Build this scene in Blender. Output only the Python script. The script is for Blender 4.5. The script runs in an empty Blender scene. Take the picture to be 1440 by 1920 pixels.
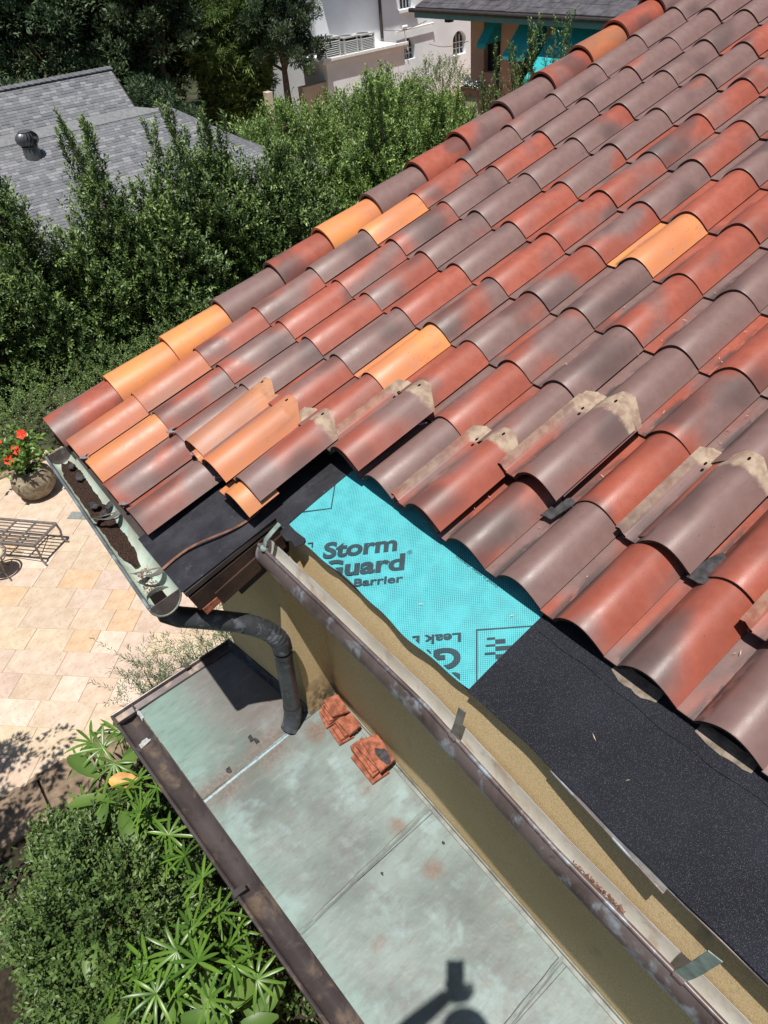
import bpy, bmesh, math, random
import numpy as np
from mathutils import Vector, Matrix, Euler

# ------------------------------------------------------------------ camera, light, exposure
scene = bpy.context.scene
COL = scene.collection
cam_d = bpy.data.cameras.new("camera")
cam = bpy.data.objects.new("camera", cam_d)
COL.objects.link(cam)
R_ = [[0.62128, 0.77975, -0.07745], [0.46995, -0.44988, -0.75945], [-0.62702, 0.43543, -0.64594]]
m3 = Matrix(((R_[0][0], -R_[1][0], -R_[2][0]), (R_[0][1], -R_[1][1], -R_[2][1]), (R_[0][2], -R_[1][2], -R_[2][2])))
cam.matrix_world = Matrix.Translation((0.95913, -1.21601, 1.71047)) @ m3.to_4x4()
cam_d.sensor_fit = 'HORIZONTAL'
cam_d.sensor_width = 36.0
cam_d.lens = 33.95
cam_d.clip_start = 0.01
cam_d.clip_end = 400
scene.camera = cam

LIGHT = Vector((-0.227, 0.199, -0.953)).normalized()
world = bpy.data.worlds.new("World")
scene.world = world
world.use_nodes = True
wt = world.node_tree
sky = wt.nodes.new('ShaderNodeTexSky')
sky.sky_type = 'NISHITA'
sky.sun_disc = False
sky.sun_elevation = math.asin(-LIGHT.z)
sky.sun_rotation = math.atan2(-LIGHT.x, -LIGHT.y)
wt.nodes['Background'].inputs['Strength'].default_value = 0.055
wt.links.new(sky.outputs['Color'], wt.nodes['Background'].inputs['Color'])

sun_d = bpy.data.lights.new("sun", 'SUN')
sun_d.energy = 5.0
sun_d.angle = math.radians(0.5)
sun_d.color = (1.0, 0.955, 0.89)
sun = bpy.data.objects.new("sun", sun_d)
COL.objects.link(sun)
sun.rotation_euler = LIGHT.to_track_quat('-Z', 'Y').to_euler()
sun.location = (3, -4, 12)

scene.view_settings.view_transform = 'Standard'
scene.view_settings.look = 'None'
scene.view_settings.exposure = 0.19
scene.view_settings.gamma = 1.0
scene.view_settings.use_curve_mapping = False
scene.cycles.max_bounces = 6
scene.cycles.transparent_max_bounces = 6

rng = np.random.default_rng(11)
random.seed(5)
PITCH = math.radians(15.0)
CP, SP = math.cos(PITCH), math.sin(PITCH)
W = 0.24
EXP = 0.3759
GZ = -4.6


def RT(u, v, w=0.0):
    """roof coordinates (along the eave, up the slope, off the plane) to the world"""
    return Vector((u, v * CP - w * SP, v * SP + w * CP))


ROOFM = Matrix(((1, 0, 0, 0), (0, CP, -SP, 0), (0, SP, CP, 0), (0, 0, 0, 1)))


# ------------------------------------------------------------------ materials
class NT:
    def __init__(self, name, rough=0.7, spec=0.3):
        self.m = bpy.data.materials.new(name)
        self.m.use_nodes = True
        self.t = self.m.node_tree
        self.b = self.t.nodes['Principled BSDF']
        self.b.inputs['Roughness'].default_value = rough
        self.b.inputs['Specular IOR Level'].default_value = spec

    def put(self, sock, v):
        if hasattr(v, 'is_output') or isinstance(v, bpy.types.NodeSocket):
            self.t.links.new(v, sock)
        elif v is not None:
            if sock.type == 'RGBA' and len(v) == 3:
                v = (*v, 1)
            sock.default_value = v

    def node(self, typ, out=0, ins=None, **kw):
        n = self.t.nodes.new(typ)
        for k, v in kw.items():
            setattr(n, k, v)
        for k, v in (ins or {}).items():
            self.put(n.inputs[k], v)
        return n.outputs[out]

    def coord(self, which='Object'):
        return self.node('ShaderNodeTexCoord', which)

    def map(self, vec, scale=(1, 1, 1), loc=(0, 0, 0), rot=(0, 0, 0)):
        return self.node('ShaderNodeMapping', 0, {'Vector': vec, 'Scale': scale, 'Location': loc, 'Rotation': rot})

    def noise(self, vec, scale=5, detail=3, rough=0.55, dist=0.0, out='Fac'):
        return self.node('ShaderNodeTexNoise', out, {'Vector': vec, 'Scale': scale, 'Detail': detail, 'Roughness': rough, 'Distortion': dist})

    def vor(self, vec, scale=5, out='Distance', feature='F1'):
        return self.node('ShaderNodeTexVoronoi', out, {'Vector': vec, 'Scale': scale}, feature=feature)

    def ramp(self, x, a, b, lo=0.0, hi=1.0):
        return self.node('ShaderNodeMapRange', 0, {'Value': x, 'From Min': a, 'From Max': b, 'To Min': lo, 'To Max': hi}, interpolation_type='SMOOTHSTEP')

    def math(self, op, a, b=0.0):
        return self.node('ShaderNodeMath', 0, {0: a, 1: b}, operation=op)

    def mix(self, f, a, b, mode='MIX'):
        n = self.t.nodes.new('ShaderNodeMix')
        n.data_type = 'RGBA'
        n.blend_type = mode
        self.put(n.inputs[0], f)
        self.put(n.inputs[6], a)
        self.put(n.inputs[7], b)
        return n.outputs[2]

    def sep(self, v):
        n = self.t.nodes.new('ShaderNodeSeparateXYZ')
        self.put(n.inputs[0], v)
        return n.outputs

    def bump(self, h, strength=0.3, dist=0.01):
        n = self.t.nodes.new('ShaderNodeBump')
        n.inputs['Strength'].default_value = strength
        n.inputs['Distance'].default_value = dist
        self.put(n.inputs['Height'], h)
        self.t.links.new(n.outputs[0], self.b.inputs['Normal'])

    def col(self, c):
        self.put(self.b.inputs['Base Color'], c)
        return self

    def dist(self, vec, p, scale=(1, 1, 1)):
        a = self.map(vec, scale=scale, loc=tuple(-p[i] * scale[i] for i in range(3)))
        return self.node('ShaderNodeVectorMath', 'Value', {0: a}, operation='LENGTH')


def simple(name, c, rough=0.7, spec=0.3, var=0.12, scale=9.0, metal=0.0, bump=0.0):
    k = NT(name, rough, spec)
    o = k.coord()
    f = k.noise(o, scale, 4)
    k.col(k.mix(k.ramp(f, .3, .7), tuple(x * (1 - var) for x in c), tuple(min(1, x * (1 + var)) for x in c)))
    k.b.inputs['Metallic'].default_value = metal
    if bump:
        k.bump(k.noise(o, scale * 6, 4), bump, 0.01)
    return k.m


def tile_material(loose):
    k = NT("clay_tile_loose" if loose else "clay_tile", 0.42, 0.5)
    o = k.coord()
    info = k.t.nodes.new('ShaderNodeObjectInfo')
    sc = k.t.nodes.new('ShaderNodeSeparateColor')
    k.t.links.new(info.outputs['Color'], sc.inputs[0])
    grey, orange, seed = sc.outputs[0], sc.outputs[1], sc.outputs[2]
    off = k.node('ShaderNodeCombineXYZ', 0, {0: k.math('MULTIPLY', seed, 31.0), 1: k.math('MULTIPLY', seed, 17.0), 2: k.math('MULTIPLY', seed, 7.0)})
    v = k.node('ShaderNodeVectorMath', 0, {0: o, 1: off}, operation='ADD')
    ms = k.map(v, scale=(1.0, 0.55, 0.4), rot=(0, 0, 0.5))
    f1 = k.noise(ms, 4.8, 1, 0.35)
    f2 = k.noise(v, 26, 3)
    f3 = k.noise(v, 160, 2)
    g = k.ramp(k.math('ADD', f1, k.math('MULTIPLY', k.math('SUBTRACT', grey, 0.5), 0.66)), 0.41, 0.60)
    red = k.mix(k.ramp(f2, .3, .7), (.315, .078, .048), (.345, .092, .058))
    brown = k.mix(k.ramp(f2, .3, .7), (.180, .106, .095), (.195, .118, .107))
    dark = k.ramp(k.noise(ms, 5.5, 1, 0.35), .54, .70)
    red = k.mix(k.math('MULTIPLY', k.ramp(f1, .55, .35), 0.55), red, (.23, .062, .040))
    base = k.mix(g, red, brown)
    base = k.mix(k.math('MULTIPLY', dark, 0.68), base, (.082, .055, .052))
    org = k.mix(k.ramp(f1, .35, .65), (.66, .265, .085), (.55, .205, .085))
    org = k.mix(k.math('MULTIPLY', k.ramp(k.noise(v, 15, 5, .65), .48, .70), .55), org, (.47, .215, .14))
    base = k.mix(orange, base, org)
    xyz = k.sep(o)
    # grime in the channel at the foot of the barrel
    pan = k.math('MULTIPLY', k.ramp(xyz[0], -.222, -.197), k.ramp(xyz[0], -.152, -.176))
    dn = k.noise(k.map(v, scale=(3, 1, 1)), 7, 5, 0.6)
    dirt = k.math('MULTIPLY', pan, k.ramp(dn, .40, .52))
    dirt = k.math('MULTIPLY', dirt, k.ramp(xyz[1], .36, .12, .35, 1.0))
    base = k.mix(k.math('MULTIPLY', dirt, 0.86), base, (.045, .038, .037))
    # grime washed down from the lap above, dust and kiln specks
    wash = k.math('MULTIPLY', k.ramp(k.noise(k.map(v, scale=(5, .7, 1)), 9, 4, .6), .50, .68), k.ramp(xyz[1], .12, .36))
    base = k.mix(k.math('MULTIPLY', wash, .20), base, (.075, .055, .052))
    base = k.mix(k.math('MULTIPLY', k.ramp(k.noise(v, 11, 5, .7), .55, .75), .05), base, (.42, .30, .26))
    base = k.mix(k.math('MULTIPLY', k.ramp(k.vor(k.map(v, scale=(1, .6, 1)), 75), .16, .07), k.ramp(k.noise(v, 17, 2), .52, .60)), base, (.10, .06, .05))
    # pale scuffs
    scuff = k.ramp(k.noise(k.map(v, scale=(2, 7, 2), rot=(0, 0, .8)), 9, 6, .7), .70, .78)
    base = k.mix(k.math('MULTIPLY', scuff, .25), base, (.55, .46, .42))
    base = k.mix(k.math('MULTIPLY', k.ramp(f3, .66, .8), .2), base, (.12, .07, .06))
    if loose:
        edge = k.math('ADD', xyz[1], k.math('MULTIPLY', k.math('SUBTRACT', f2, .5), .035))
        head = k.ramp(edge, .370, .390)
        lip = k.math('MULTIPLY', k.ramp(xyz[0], -.238, -.246), k.ramp(k.math('ADD', xyz[1], k.math('MULTIPLY', f2, .1)), .02, .12))
        hm = k.math('MAXIMUM', head, k.math('MULTIPLY', lip, .5))
        base = k.mix(k.math('MULTIPLY', hm, k.math('SUBTRACT', 1.0, k.math('MINIMUM', 1.0, k.math('MULTIPLY', orange, 1.15)))), base, k.mix(k.ramp(f2, .35, .65), (.25, .165, .12), (.38, .295, .215)))
        k.put(k.b.inputs['Roughness'], k.math('ADD', k.math('MULTIPLY', hm, .3), .48))
    else:
        k.put(k.b.inputs['Roughness'], k.ramp(f2, .2, .8, .42, .52))
    k.col(base)
    k.bump(f3, 0.10, 0.003)
    return k.m


M = {}
M['tile'] = tile_material(False)
M['loose'] = tile_material(True)
M['tile_end'] = simple('shaded_tile_end', (.06, .035, .03), .9, .1, .25, 40)  # dark tile edges, with the shadow of the gaps put into the colour


def stucco_material():
    k = NT("ochre_stucco", 0.9, 0.15)
    o = k.coord()
    big = k.noise(o, 1.7, 4)
    fine = k.noise(o, 240, 3, .6)
    c = k.mix(k.ramp(big, .3, .7), (.64, .485, .265), (.71, .56, .335))
    c = k.mix(k.math('MULTIPLY', k.ramp(fine, .56, .40), .5), c, (.40, .26, .10))
    stain = k.ramp(k.noise(k.map(o, scale=(1, 1, .35)), 5, 5, .6), .60, .74)
    c = k.mix(k.math('MULTIPLY', stain, .6), c, (.22, .18, .13))
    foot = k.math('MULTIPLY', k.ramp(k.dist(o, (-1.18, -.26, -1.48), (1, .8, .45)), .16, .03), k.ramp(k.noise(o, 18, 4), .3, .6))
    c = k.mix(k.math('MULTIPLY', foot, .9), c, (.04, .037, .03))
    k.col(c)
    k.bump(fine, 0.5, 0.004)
    return k.m


M['stucco'] = stucco_material()


def copper_roof_material():
    k = NT("weathered_copper_sheet", 0.42, 0.5)
    o = k.coord()
    n1 = k.noise(o, 1.9, 4, .5, .1)
    n2 = k.noise(o, 6.0, 6, .55, .15)
    n3 = k.noise(k.map(o, scale=(1, 1, 1)), 60, 4, .7)
    c = k.mix(k.ramp(n1, .36, .64), (.118, .142, .130), (.205, .252, .235))
    c = k.mix(k.math('MULTIPLY', k.ramp(n2, .48, .68), .6), c, (.285, .385, .380))
    c = k.mix(k.math('MULTIPLY', k.ramp(k.noise(o, 3.0, 6, .65, .2), .52, .68), .6), c, (.125, .115, .107))
    x = k.sep(o)
    # the bay left of the first seam is greener at the eave and brown higher up
    c = k.mix(k.math('MULTIPLY', k.ramp(k.noise(k.map(o, loc=(3, 1, 0)), 3.3, 5, .65, .3), .58, .72), .5), c, (.20, .135, .10))
    left = k.ramp(x[0], -1.02, -1.42)
    lc = k.mix(k.ramp(k.math('ADD', x[1], k.math('MULTIPLY', k.math('SUBTRACT', n2, .5), .5)), -.95, -.55), (.175, .275, .235), (.155, .118, .11))
    c = k.mix(k.math('MULTIPLY', left, .72), c, lc)
    edge = k.ramp(k.math('SUBTRACT', x[1], k.math('MULTIPLY', x[0], .047)), -.84, -.95)
    c = k.mix(k.math('MULTIPLY', edge, .5), c, (.20, .30, .265))
    strk = k.noise(k.map(o, scale=(6, 1.6, 1)), 6, 6, .7)
    c = k.mix(k.math('MULTIPLY', k.ramp(strk, .50, .66), .34), c, (.115, .105, .09))
    c = k.mix(k.math('MULTIPLY', k.ramp(strk, .46, .34), .16), c, (.34, .41, .385))
    # rust coloured blots
    for p, s, a in (((-1.054, -.375, -1.50), .09, .9), ((-.637, -.364, -1.529), .085, .75), ((-.42, -.361, -1.543), .065, .85), ((-.167, -.367, -1.56), .065, .8),
                    ((-.10, -.72, -1.60), .04, .5), ((.28, -.48, -1.61), .055, .5)):
        d = k.math('ADD', k.dist(o, p), k.math('MULTIPLY', k.math('SUBTRACT', n2, .5), .12))
        c = k.mix(k.math('MULTIPLY', k.ramp(d, s, s * .1), a * .85), c, k.mix(k.ramp(n3, .4, .6), (.21, .12, .075), (.13, .09, .075)))
    # wash below the leader: dark rust flanks and a pale blue thread
    sx = k.math('SUBTRACT', x[0], k.math('MULTIPLY', x[1], -.02))
    band = k.math('ABSOLUTE', k.math('ADD', sx, 1.145 + .0))
    run = k.ramp(x[1], -.44, -.52)
    c = k.mix(k.math('MULTIPLY', k.math('MULTIPLY', k.ramp(band, .15, .02), run), k.ramp(n2, .3, .62, .2, .8)), c, k.mix(k.ramp(n3, .4, .6), (.11, .08, .068), (.19, .13, .10)))
    c = k.mix(k.math('MULTIPLY', k.math('MULTIPLY', k.ramp(band, .010, .002), k.math('MULTIPLY', run, k.ramp(n3, .30, .55, .35, 1.0))), .85), c, (.38, .52, .56))
    # small spots and scratches
    c = k.mix(k.math('MULTIPLY', k.ramp(n3, .66, .74), .5), c, (.11, .11, .11))
    c = k.mix(k.math('MULTIPLY', k.ramp(k.noise(k.map(o, scale=(1, 9, 1), rot=(0, 0, .7)), 16, 5, .7), .70, .76), .4), c, (.36, .40, .39))
    k.col(c)
    k.put(k.b.inputs['Roughness'], k.ramp(n2, .3, .7, .40, .62))
    k.bump(k.math('ADD', k.noise(o, 4, 4), k.math('MULTIPLY', n3, .05)), .22, .03)
    return k.m


M['copper'] = copper_roof_material()


def gutter_metal(name, dark, lite, blue, rough=.38, metal=.35, sc=5.0):
    k = NT(name, rough, .5)
    o = k.coord()
    n1 = k.noise(o, sc, 5, .6, .4)
    n2 = k.noise(o, sc * 6, 5, .65)
    c = k.mix(k.ramp(n1, .36, .62), dark, lite)
    c = k.mix(k.math('MULTIPLY', k.ramp(k.noise(o, sc * 2.2, 4, .6, .3), .52, .68), .85), c, blue)
    c = k.mix(k.math('MULTIPLY', k.ramp(n2, .6, .72), .45), c, tuple(x * .35 for x in dark))
    k.col(c)
    k.b.inputs['Metallic'].default_value = metal
    k.bump(n2, .12, .004)
    return k.m


M['gut_brown'] = gutter_metal("brown_copper_gutter", (.095, .070, .066), (.17, .135, .13), (.34, .39, .45))
M['gut_in'] = gutter_metal("pale_gutter_lining", (.50, .47, .41), (.62, .61, .57), (.44, .36, .28), .5, .1, 4)
M['gut_left'] = gutter_metal("blue_grey_gutter", (.13, .15, .16), (.24, .28, .30), (.36, .45, .46))
M['gut_green'] = gutter_metal("verdigris_lining", (.38, .42, .34), (.50, .57, .49), (.42, .60, .55), .55, .05, 7)
M['gut_low'] = gutter_metal("dark_brown_gutter", (.085, .070, .070), (.135, .113, .112), (.25, .19, .14), .34, .45, 4)
M['pipe'] = gutter_metal("dull_zinc_leader", (.036, .039, .045), (.062, .067, .076), (.15, .165, .19), .45, .2, 9)
M['verd'] = simple("verdigris_strap", (.20, .26, .24), .5, .4, .3, 24)
M['strap'] = simple("dull_strap", (.24, .23, .21), .4, .5, .3, 20, .4)
M['lead'] = simple("lead_flashing", (.21, .22, .195), .6, .4, .35, 14, .1, .2)
M['solder'] = simple("solder_patch", (.34, .35, .345), .55, .4, .2, 60)
M['board'] = simple("stained_rake_board", (.045, .025, .018), .7, .3, .45, 7, 0, .2)
M['soffit'] = simple("dark_soffit", (.06, .05, .045), .85, .1, .2, 8)


def granule_material():
    k = NT("granule_surfaced_membrane", .85, .2)
    o = k.coord()
    f = k.noise(o, 420, 2, .6)
    b = k.noise(o, 4, 4)
    c = k.mix(k.ramp(b, .3, .7), (.011, .0115, .016), (.017, .018, .025))
    c = k.mix(k.ramp(f, .60, .74), c, (.060, .064, .08))
    sp = k.vor(o, 900)
    rnd = k.node('ShaderNodeTexWhiteNoise', 0, {'Vector': k.vor(o, 900, 'Position')})
    c = k.mix(k.math('MULTIPLY', k.ramp(sp, .42, .25), k.ramp(rnd, .80, 1.0)), c, (.30, .32, .36))
    k.col(c)
    k.bump(k.math('ADD', f, k.math('MULTIPLY', k.noise(k.map(o, scale=(1, 2.5, 2.5)), 5, 3), 4.0)), .6, .004)
    scuff_ = 0
    return k.m


M['granule'] = granule_material()


def black_membrane():
    k = NT("smooth_black_membrane", .55, .4)
    o = k.coord()
    n = k.noise(o, 6, 5, .65)
    c = k.mix(k.ramp(n, .35, .7), (.017, .017, .022), (.040, .041, .050))
    c = k.mix(k.math('MULTIPLY', k.ramp(k.noise(o, 70, 4, .7), .66, .74), .5), c, (.25, .24, .22))
    c = k.mix(k.math('MULTIPLY', k.ramp(k.noise(o, 14, 5, .7), .60, .72), .35), c, (.11, .11, .115))
    k.col(c)
    k.bump(n, .3, .02)
    return k.m


M['membrane'] = black_membrane()


def turquoise_membrane(printed):
    k = NT("turquoise_print_ink" if printed else "turquoise_scrim_membrane", .6, .35)
    o = k.coord()
    r = k.map(o, rot=(0, 0, 0))
    # the woven scrim runs at 45 degrees to the eave, cells about 6.5 mm
    xyz = k.sep(k.map(o, rot=(-PITCH, 0, 0)))
    s = k.math('MULTIPLY', k.math('ADD', xyz[0], xyz[1]), .7071)
    t = k.math('MULTIPLY', k.math('SUBTRACT', xyz[1], xyz[0]), .7071)
    wob = k.math('MULTIPLY', k.noise(o, 5, 3), .02)

    def line(q, cell):
        fr = k.math('FRACT', k.math('DIVIDE', k.math('ADD', q, wob), cell))
        d = k.math('ABSOLUTE', k.math('SUBTRACT', fr, .5))
        return k.ramp(d, .17, .07)
    g = k.math('MAXIMUM', line(s, .0066), k.math('MULTIPLY', line(t, .0066), .8))
    vis = k.ramp(k.noise(o, 16, 3), .3, .65, .45, 1.0)
    g = k.math('MULTIPLY', g, vis)
    if printed:
        c = k.mix(g, (.035, .068, .085), (.012, .02, .028))
    else:
        c = k.mix(k.noise(o, 3, 3), (.09, .46, .50), (.105, .51, .55))
        c = k.mix(k.math('MULTIPLY', g, .95), c, (.012, .12, .155))
    k.col(c)
    k.bump(k.noise(o, 7, 4), .35, .02)
    return k.m


M['turq'] = turquoise_membrane(False)
M['ink'] = turquoise_membrane(True)


def paver_material():
    k = NT("travertine", .75, .3)
    o = k.coord()
    info = k.t.nodes.new('ShaderNodeObjectInfo')
    n = k.noise(o, 7, 6, .65, .4)
    n2 = k.noise(o, 38, 5, .65)
    c = k.mix(k.ramp(n, .32, .68), (.49, .38, .29), (.57, .47, .375))
    c = k.mix(k.math('MULTIPLY', k.ramp(n2, .55, .7), .5), c, (.60, .52, .42))
    c = k.mix(k.math('MULTIPLY', k.ramp(n2, .48, .3), .6), c, (.38, .265, .175))
    c = k.mix(1.0, c, info.outputs['Color'], 'MULTIPLY')
    k.col(c)
    k.bump(n2, .2, .005)
    return k.m


M['paver'] = paver_material()
M['joint'] = simple("pale_joint_sand", (.55, .44, .33), .9, .1, .12, 12)
M['soil'] = simple("dark_soil", (.035, .028, .02), .95, .1, .35, 20, 0, .4)
M['earth'] = simple("garden_ground", (.05, .055, .03), .95, .1, .4, 2.0, 0, .3)
M['salmon_paving'] = simple("salmon_paving", (.46, .30, .20), .8, .2, .25, 3)
M['edge_stone'] = simple("brown_edging_stone", (.22, .16, .11), .8, .2, .3, 8, 0, .3)
M['iron'] = simple("wrought_iron", (.17, .145, .135), .5, .45, .2, 30, .2)
M['seat'] = simple("cream_seat", (.52, .45, .33), .85, .1, .1, 10)
M['drain'] = simple("drain_metal", (.30, .32, .31), .5, .4, .15, 40, .3)


def pot_material():
    k = NT("aged_stone_pot", .9, .2)
    o = k.coord()
    n = k.noise(k.map(o, scale=(1, 1, 1.6)), 9, 6, .65, .3)
    c = k.mix(k.ramp(n, .3, .7), (.13, .10, .065), (.33, .28, .20))
    c = k.mix(k.math('MULTIPLY', k.ramp(k.noise(o, 30, 5, .7), .58, .7), .5), c, (.42, .37, .29))
    k.col(c)
    k.bump(n, .5, .02)
    return k.m


M['pot'] = pot_material()


def debris_material():
    k = NT("gutter_silt", .95, .1)
    o = k.coord()
    f = k.noise(o, 190, 4, .7)
    c = k.mix(k.ramp(f, .4, .62), (.018, .012, .010), (.075, .045, .035))
    c = k.mix(k.ramp(k.noise(o, 260, 2), .66, .74), c, (.20, .13, .10))
    k.col(c)
    k.bump(f, .9, .008)
    return k.m


M['debris'] = debris_material()
M['scrap'] = simple("torn_felt", (.055, .052, .055), .85, .2, .4, 40, 0, .5)
M['ribbon'] = simple("copper_ribbon", (.33, .16, .10), .4, .5, .4, 16, .4)
M['shard'] = simple("broken_clay", (.30, .105, .062), .85, .15, .4, 30, 0, .4)
M['mortar'] = simple("old_mortar", (.22, .18, .145), .95, .1, .4, 26, 0, .6)
M['clip'] = simple("grey_tile_clip", (.26, .22, .23), .5, .4, .2, 40, .2)
M['straw'] = simple("dry_straw", (.62, .50, .32), .9, .1, .2, 30)
M['straw_dark'] = simple('dry_brown_straw', (.16, .085, .06), .9, .1, .4, 60)
M['hole'] = simple("nail_hole", (.01, .008, .007), .95, .05, .1, 20)


def shingle_material():
    k = NT("grey_asphalt_shingle", .9, .2)
    o = k.coord()
    at = k.node('ShaderNodeAttribute', 'Color', attribute_name='tint', attribute_type='GEOMETRY')
    f = k.noise(o, 55, 3)
    c = k.mix(k.ramp(f, .3, .7), (.85, .85, .86), (1.1, 1.1, 1.1))
    k.col(k.mix(1.0, at, c, 'MULTIPLY'))
    k.bump(f, .3, .01)
    return k.m


M['shingle'] = shingle_material()


def shingle_single():
    k = NT("grey_asphalt_tab", .9, .2)
    info = k.t.nodes.new('ShaderNodeObjectInfo')
    f = k.noise(k.coord(), 55, 3)
    c = k.mix(k.ramp(f, .3, .7), (.85, .85, .86), (1.1, 1.1, 1.1))
    k.col(k.mix(1.0, info.outputs['Color'], c, 'MULTIPLY'))
    return k.m


M['tab'] = shingle_single()
M['shingle_deck'] = simple("shingle_base", (.13, .135, .145), .9, .2, .2, 12)
M['vent'] = simple("turbine_metal", (.13, .135, .14), .4, .5, .15, 20, .5)
M['white'] = simple("white_stucco", (.80, .83, .87), .9, .15, .06, 1.2, 0, .2)
M['white_trim'] = simple("white_trim", (.82, .82, .80), .7, .2, .05, 5)
M['cream_wall'] = simple("cream_wall", (.55, .46, .37), .9, .15, .08, 3)
M['orange_wall'] = simple("salmon_stucco", (.80, .42, .31), .9, .15, .08, 2)
M['teal'] = simple("turquoise_canvas", (.035, .42, .45), .8, .2, .08, 6)
M['teal_fascia'] = simple("pale_teal_fascia", (.20, .34, .34), .7, .3, .05, 6)
M['slate'] = simple("slate_roof", (.085, .08, .09), .7, .3, .35, 4)
M['dark_metal'] = simple("dark_brown_metal", (.045, .035, .035), .5, .4, .2, 8)
M['glass'] = simple("window_glass", (.03, .035, .04), .08, .6, .1, 3)
M['ac'] = simple("grey_air_conditioner", (.46, .47, .46), .6, .3, .06, 8)
M['ac_dark'] = simple("grille_shadow", (.10, .10, .10), .8, .2, .1, 8)
M['pool'] = simple("pool_water", (.06, .42, .46), .06, .6, .2, 3)
M['bark'] = simple("grey_bark", (.13, .10, .075), .95, .1, .35, 14, 0, .5)
M['stem'] = simple("green_stem", (.10, .14, .05), .8, .2, .3, 14)
M['petal'] = simple("red_petal", (.72, .045, .02), .55, .3, .15, 30)
M['wood'] = simple("weathered_wood", (.12, .07, .05), .85, .2, .3, 12)


def leaf_material(name, a, b, rough=.42, spec=.45, trans=.25):
    k = NT(name, rough, spec)
    at = k.node('ShaderNodeAttribute', 'Fac', attribute_name='tint', attribute_type='GEOMETRY')
    c = k.mix(at, a, b)
    k.col(c)
    if trans:
        tr = k.t.nodes.new('ShaderNodeBsdfTranslucent')
        k.put(tr.inputs[0], k.mix(.5, c, tuple(min(1, x * 1.8) for x in b)))
        mx = k.t.nodes.new('ShaderNodeMixShader')
        mx.inputs[0].default_value = trans
        k.t.links.new(k.b.outputs[0], mx.inputs[1])
        k.t.links.new(tr.outputs[0], mx.inputs[2])
        k.t.links.new(mx.outputs[0], k.t.nodes['Material Output'].inputs[0])
    return k.m


M['leaf_hedge'] = leaf_material("hedge_leaf", (.026, .056, .020), (.22, .325, .095), trans=.10)
M['leaf_bright'] = leaf_material("bright_hedge_leaf", (.045, .092, .025), (.29, .42, .11), trans=.15)
M['leaf_tree'] = leaf_material("dark_tree_leaf", (.024, .050, .026), (.125, .185, .085), .5, .35, .15)
M['leaf_tree_pale'] = leaf_material('pale_tree_leaf', (.035, .06, .03), (.13, .18, .085), .5, .35, .15)
M['leaf_bamboo'] = leaf_material("bamboo_leaf", (.040, .085, .024), (.20, .29, .08), .5, .35, .25)
M['leaf_bush'] = leaf_material("glossy_bush_leaf", (.030, .064, .02), (.15, .23, .06), .42, .38, .15)
M['leaf_palm'] = leaf_material("lady_palm_leaf", (.035, .095, .012), (.16, .29, .035), .36, .5, .2)
M['leaf_broad'] = leaf_material("broad_leaf", (.055, .12, .024), (.14, .23, .05), .42, .35, .25)
M['leaf_needle'] = leaf_material("podocarpus_leaf", (.07, .10, .05), (.18, .24, .13), .5, .35, .15)
M['leaf_dead'] = simple("yellow_leaf", (.50, .25, .06), .5, .3, .3, 12)
M['leaf_pot'] = leaf_material("hibiscus_leaf", (.07, .15, .025), (.20, .32, .07), .4, .45, .25)


# ------------------------------------------------------------------ object helpers
def link(o, parent=None):
    COL.objects.link(o)
    if parent is not None:
        o.parent = parent
        o.matrix_parent_inverse = Matrix.Translation(-parent.location) if parent.parent is None else Matrix.Identity(4)
    return o


def tag(o, label=None, cat=None, group=None, kind=None):
    if label:
        o['label'] = label
    if cat:
        o['category'] = cat
    if group:
        o['group'] = group
    if kind:
        o['kind'] = kind
    return o


def thing(name, label, cat, loc=(0, 0, 0), group=None):
    o = bpy.data.objects.new(name, None)
    o.empty_display_size = 0.1
    o.location = loc
    COL.objects.link(o)
    return tag(o, label, cat, group)


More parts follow.
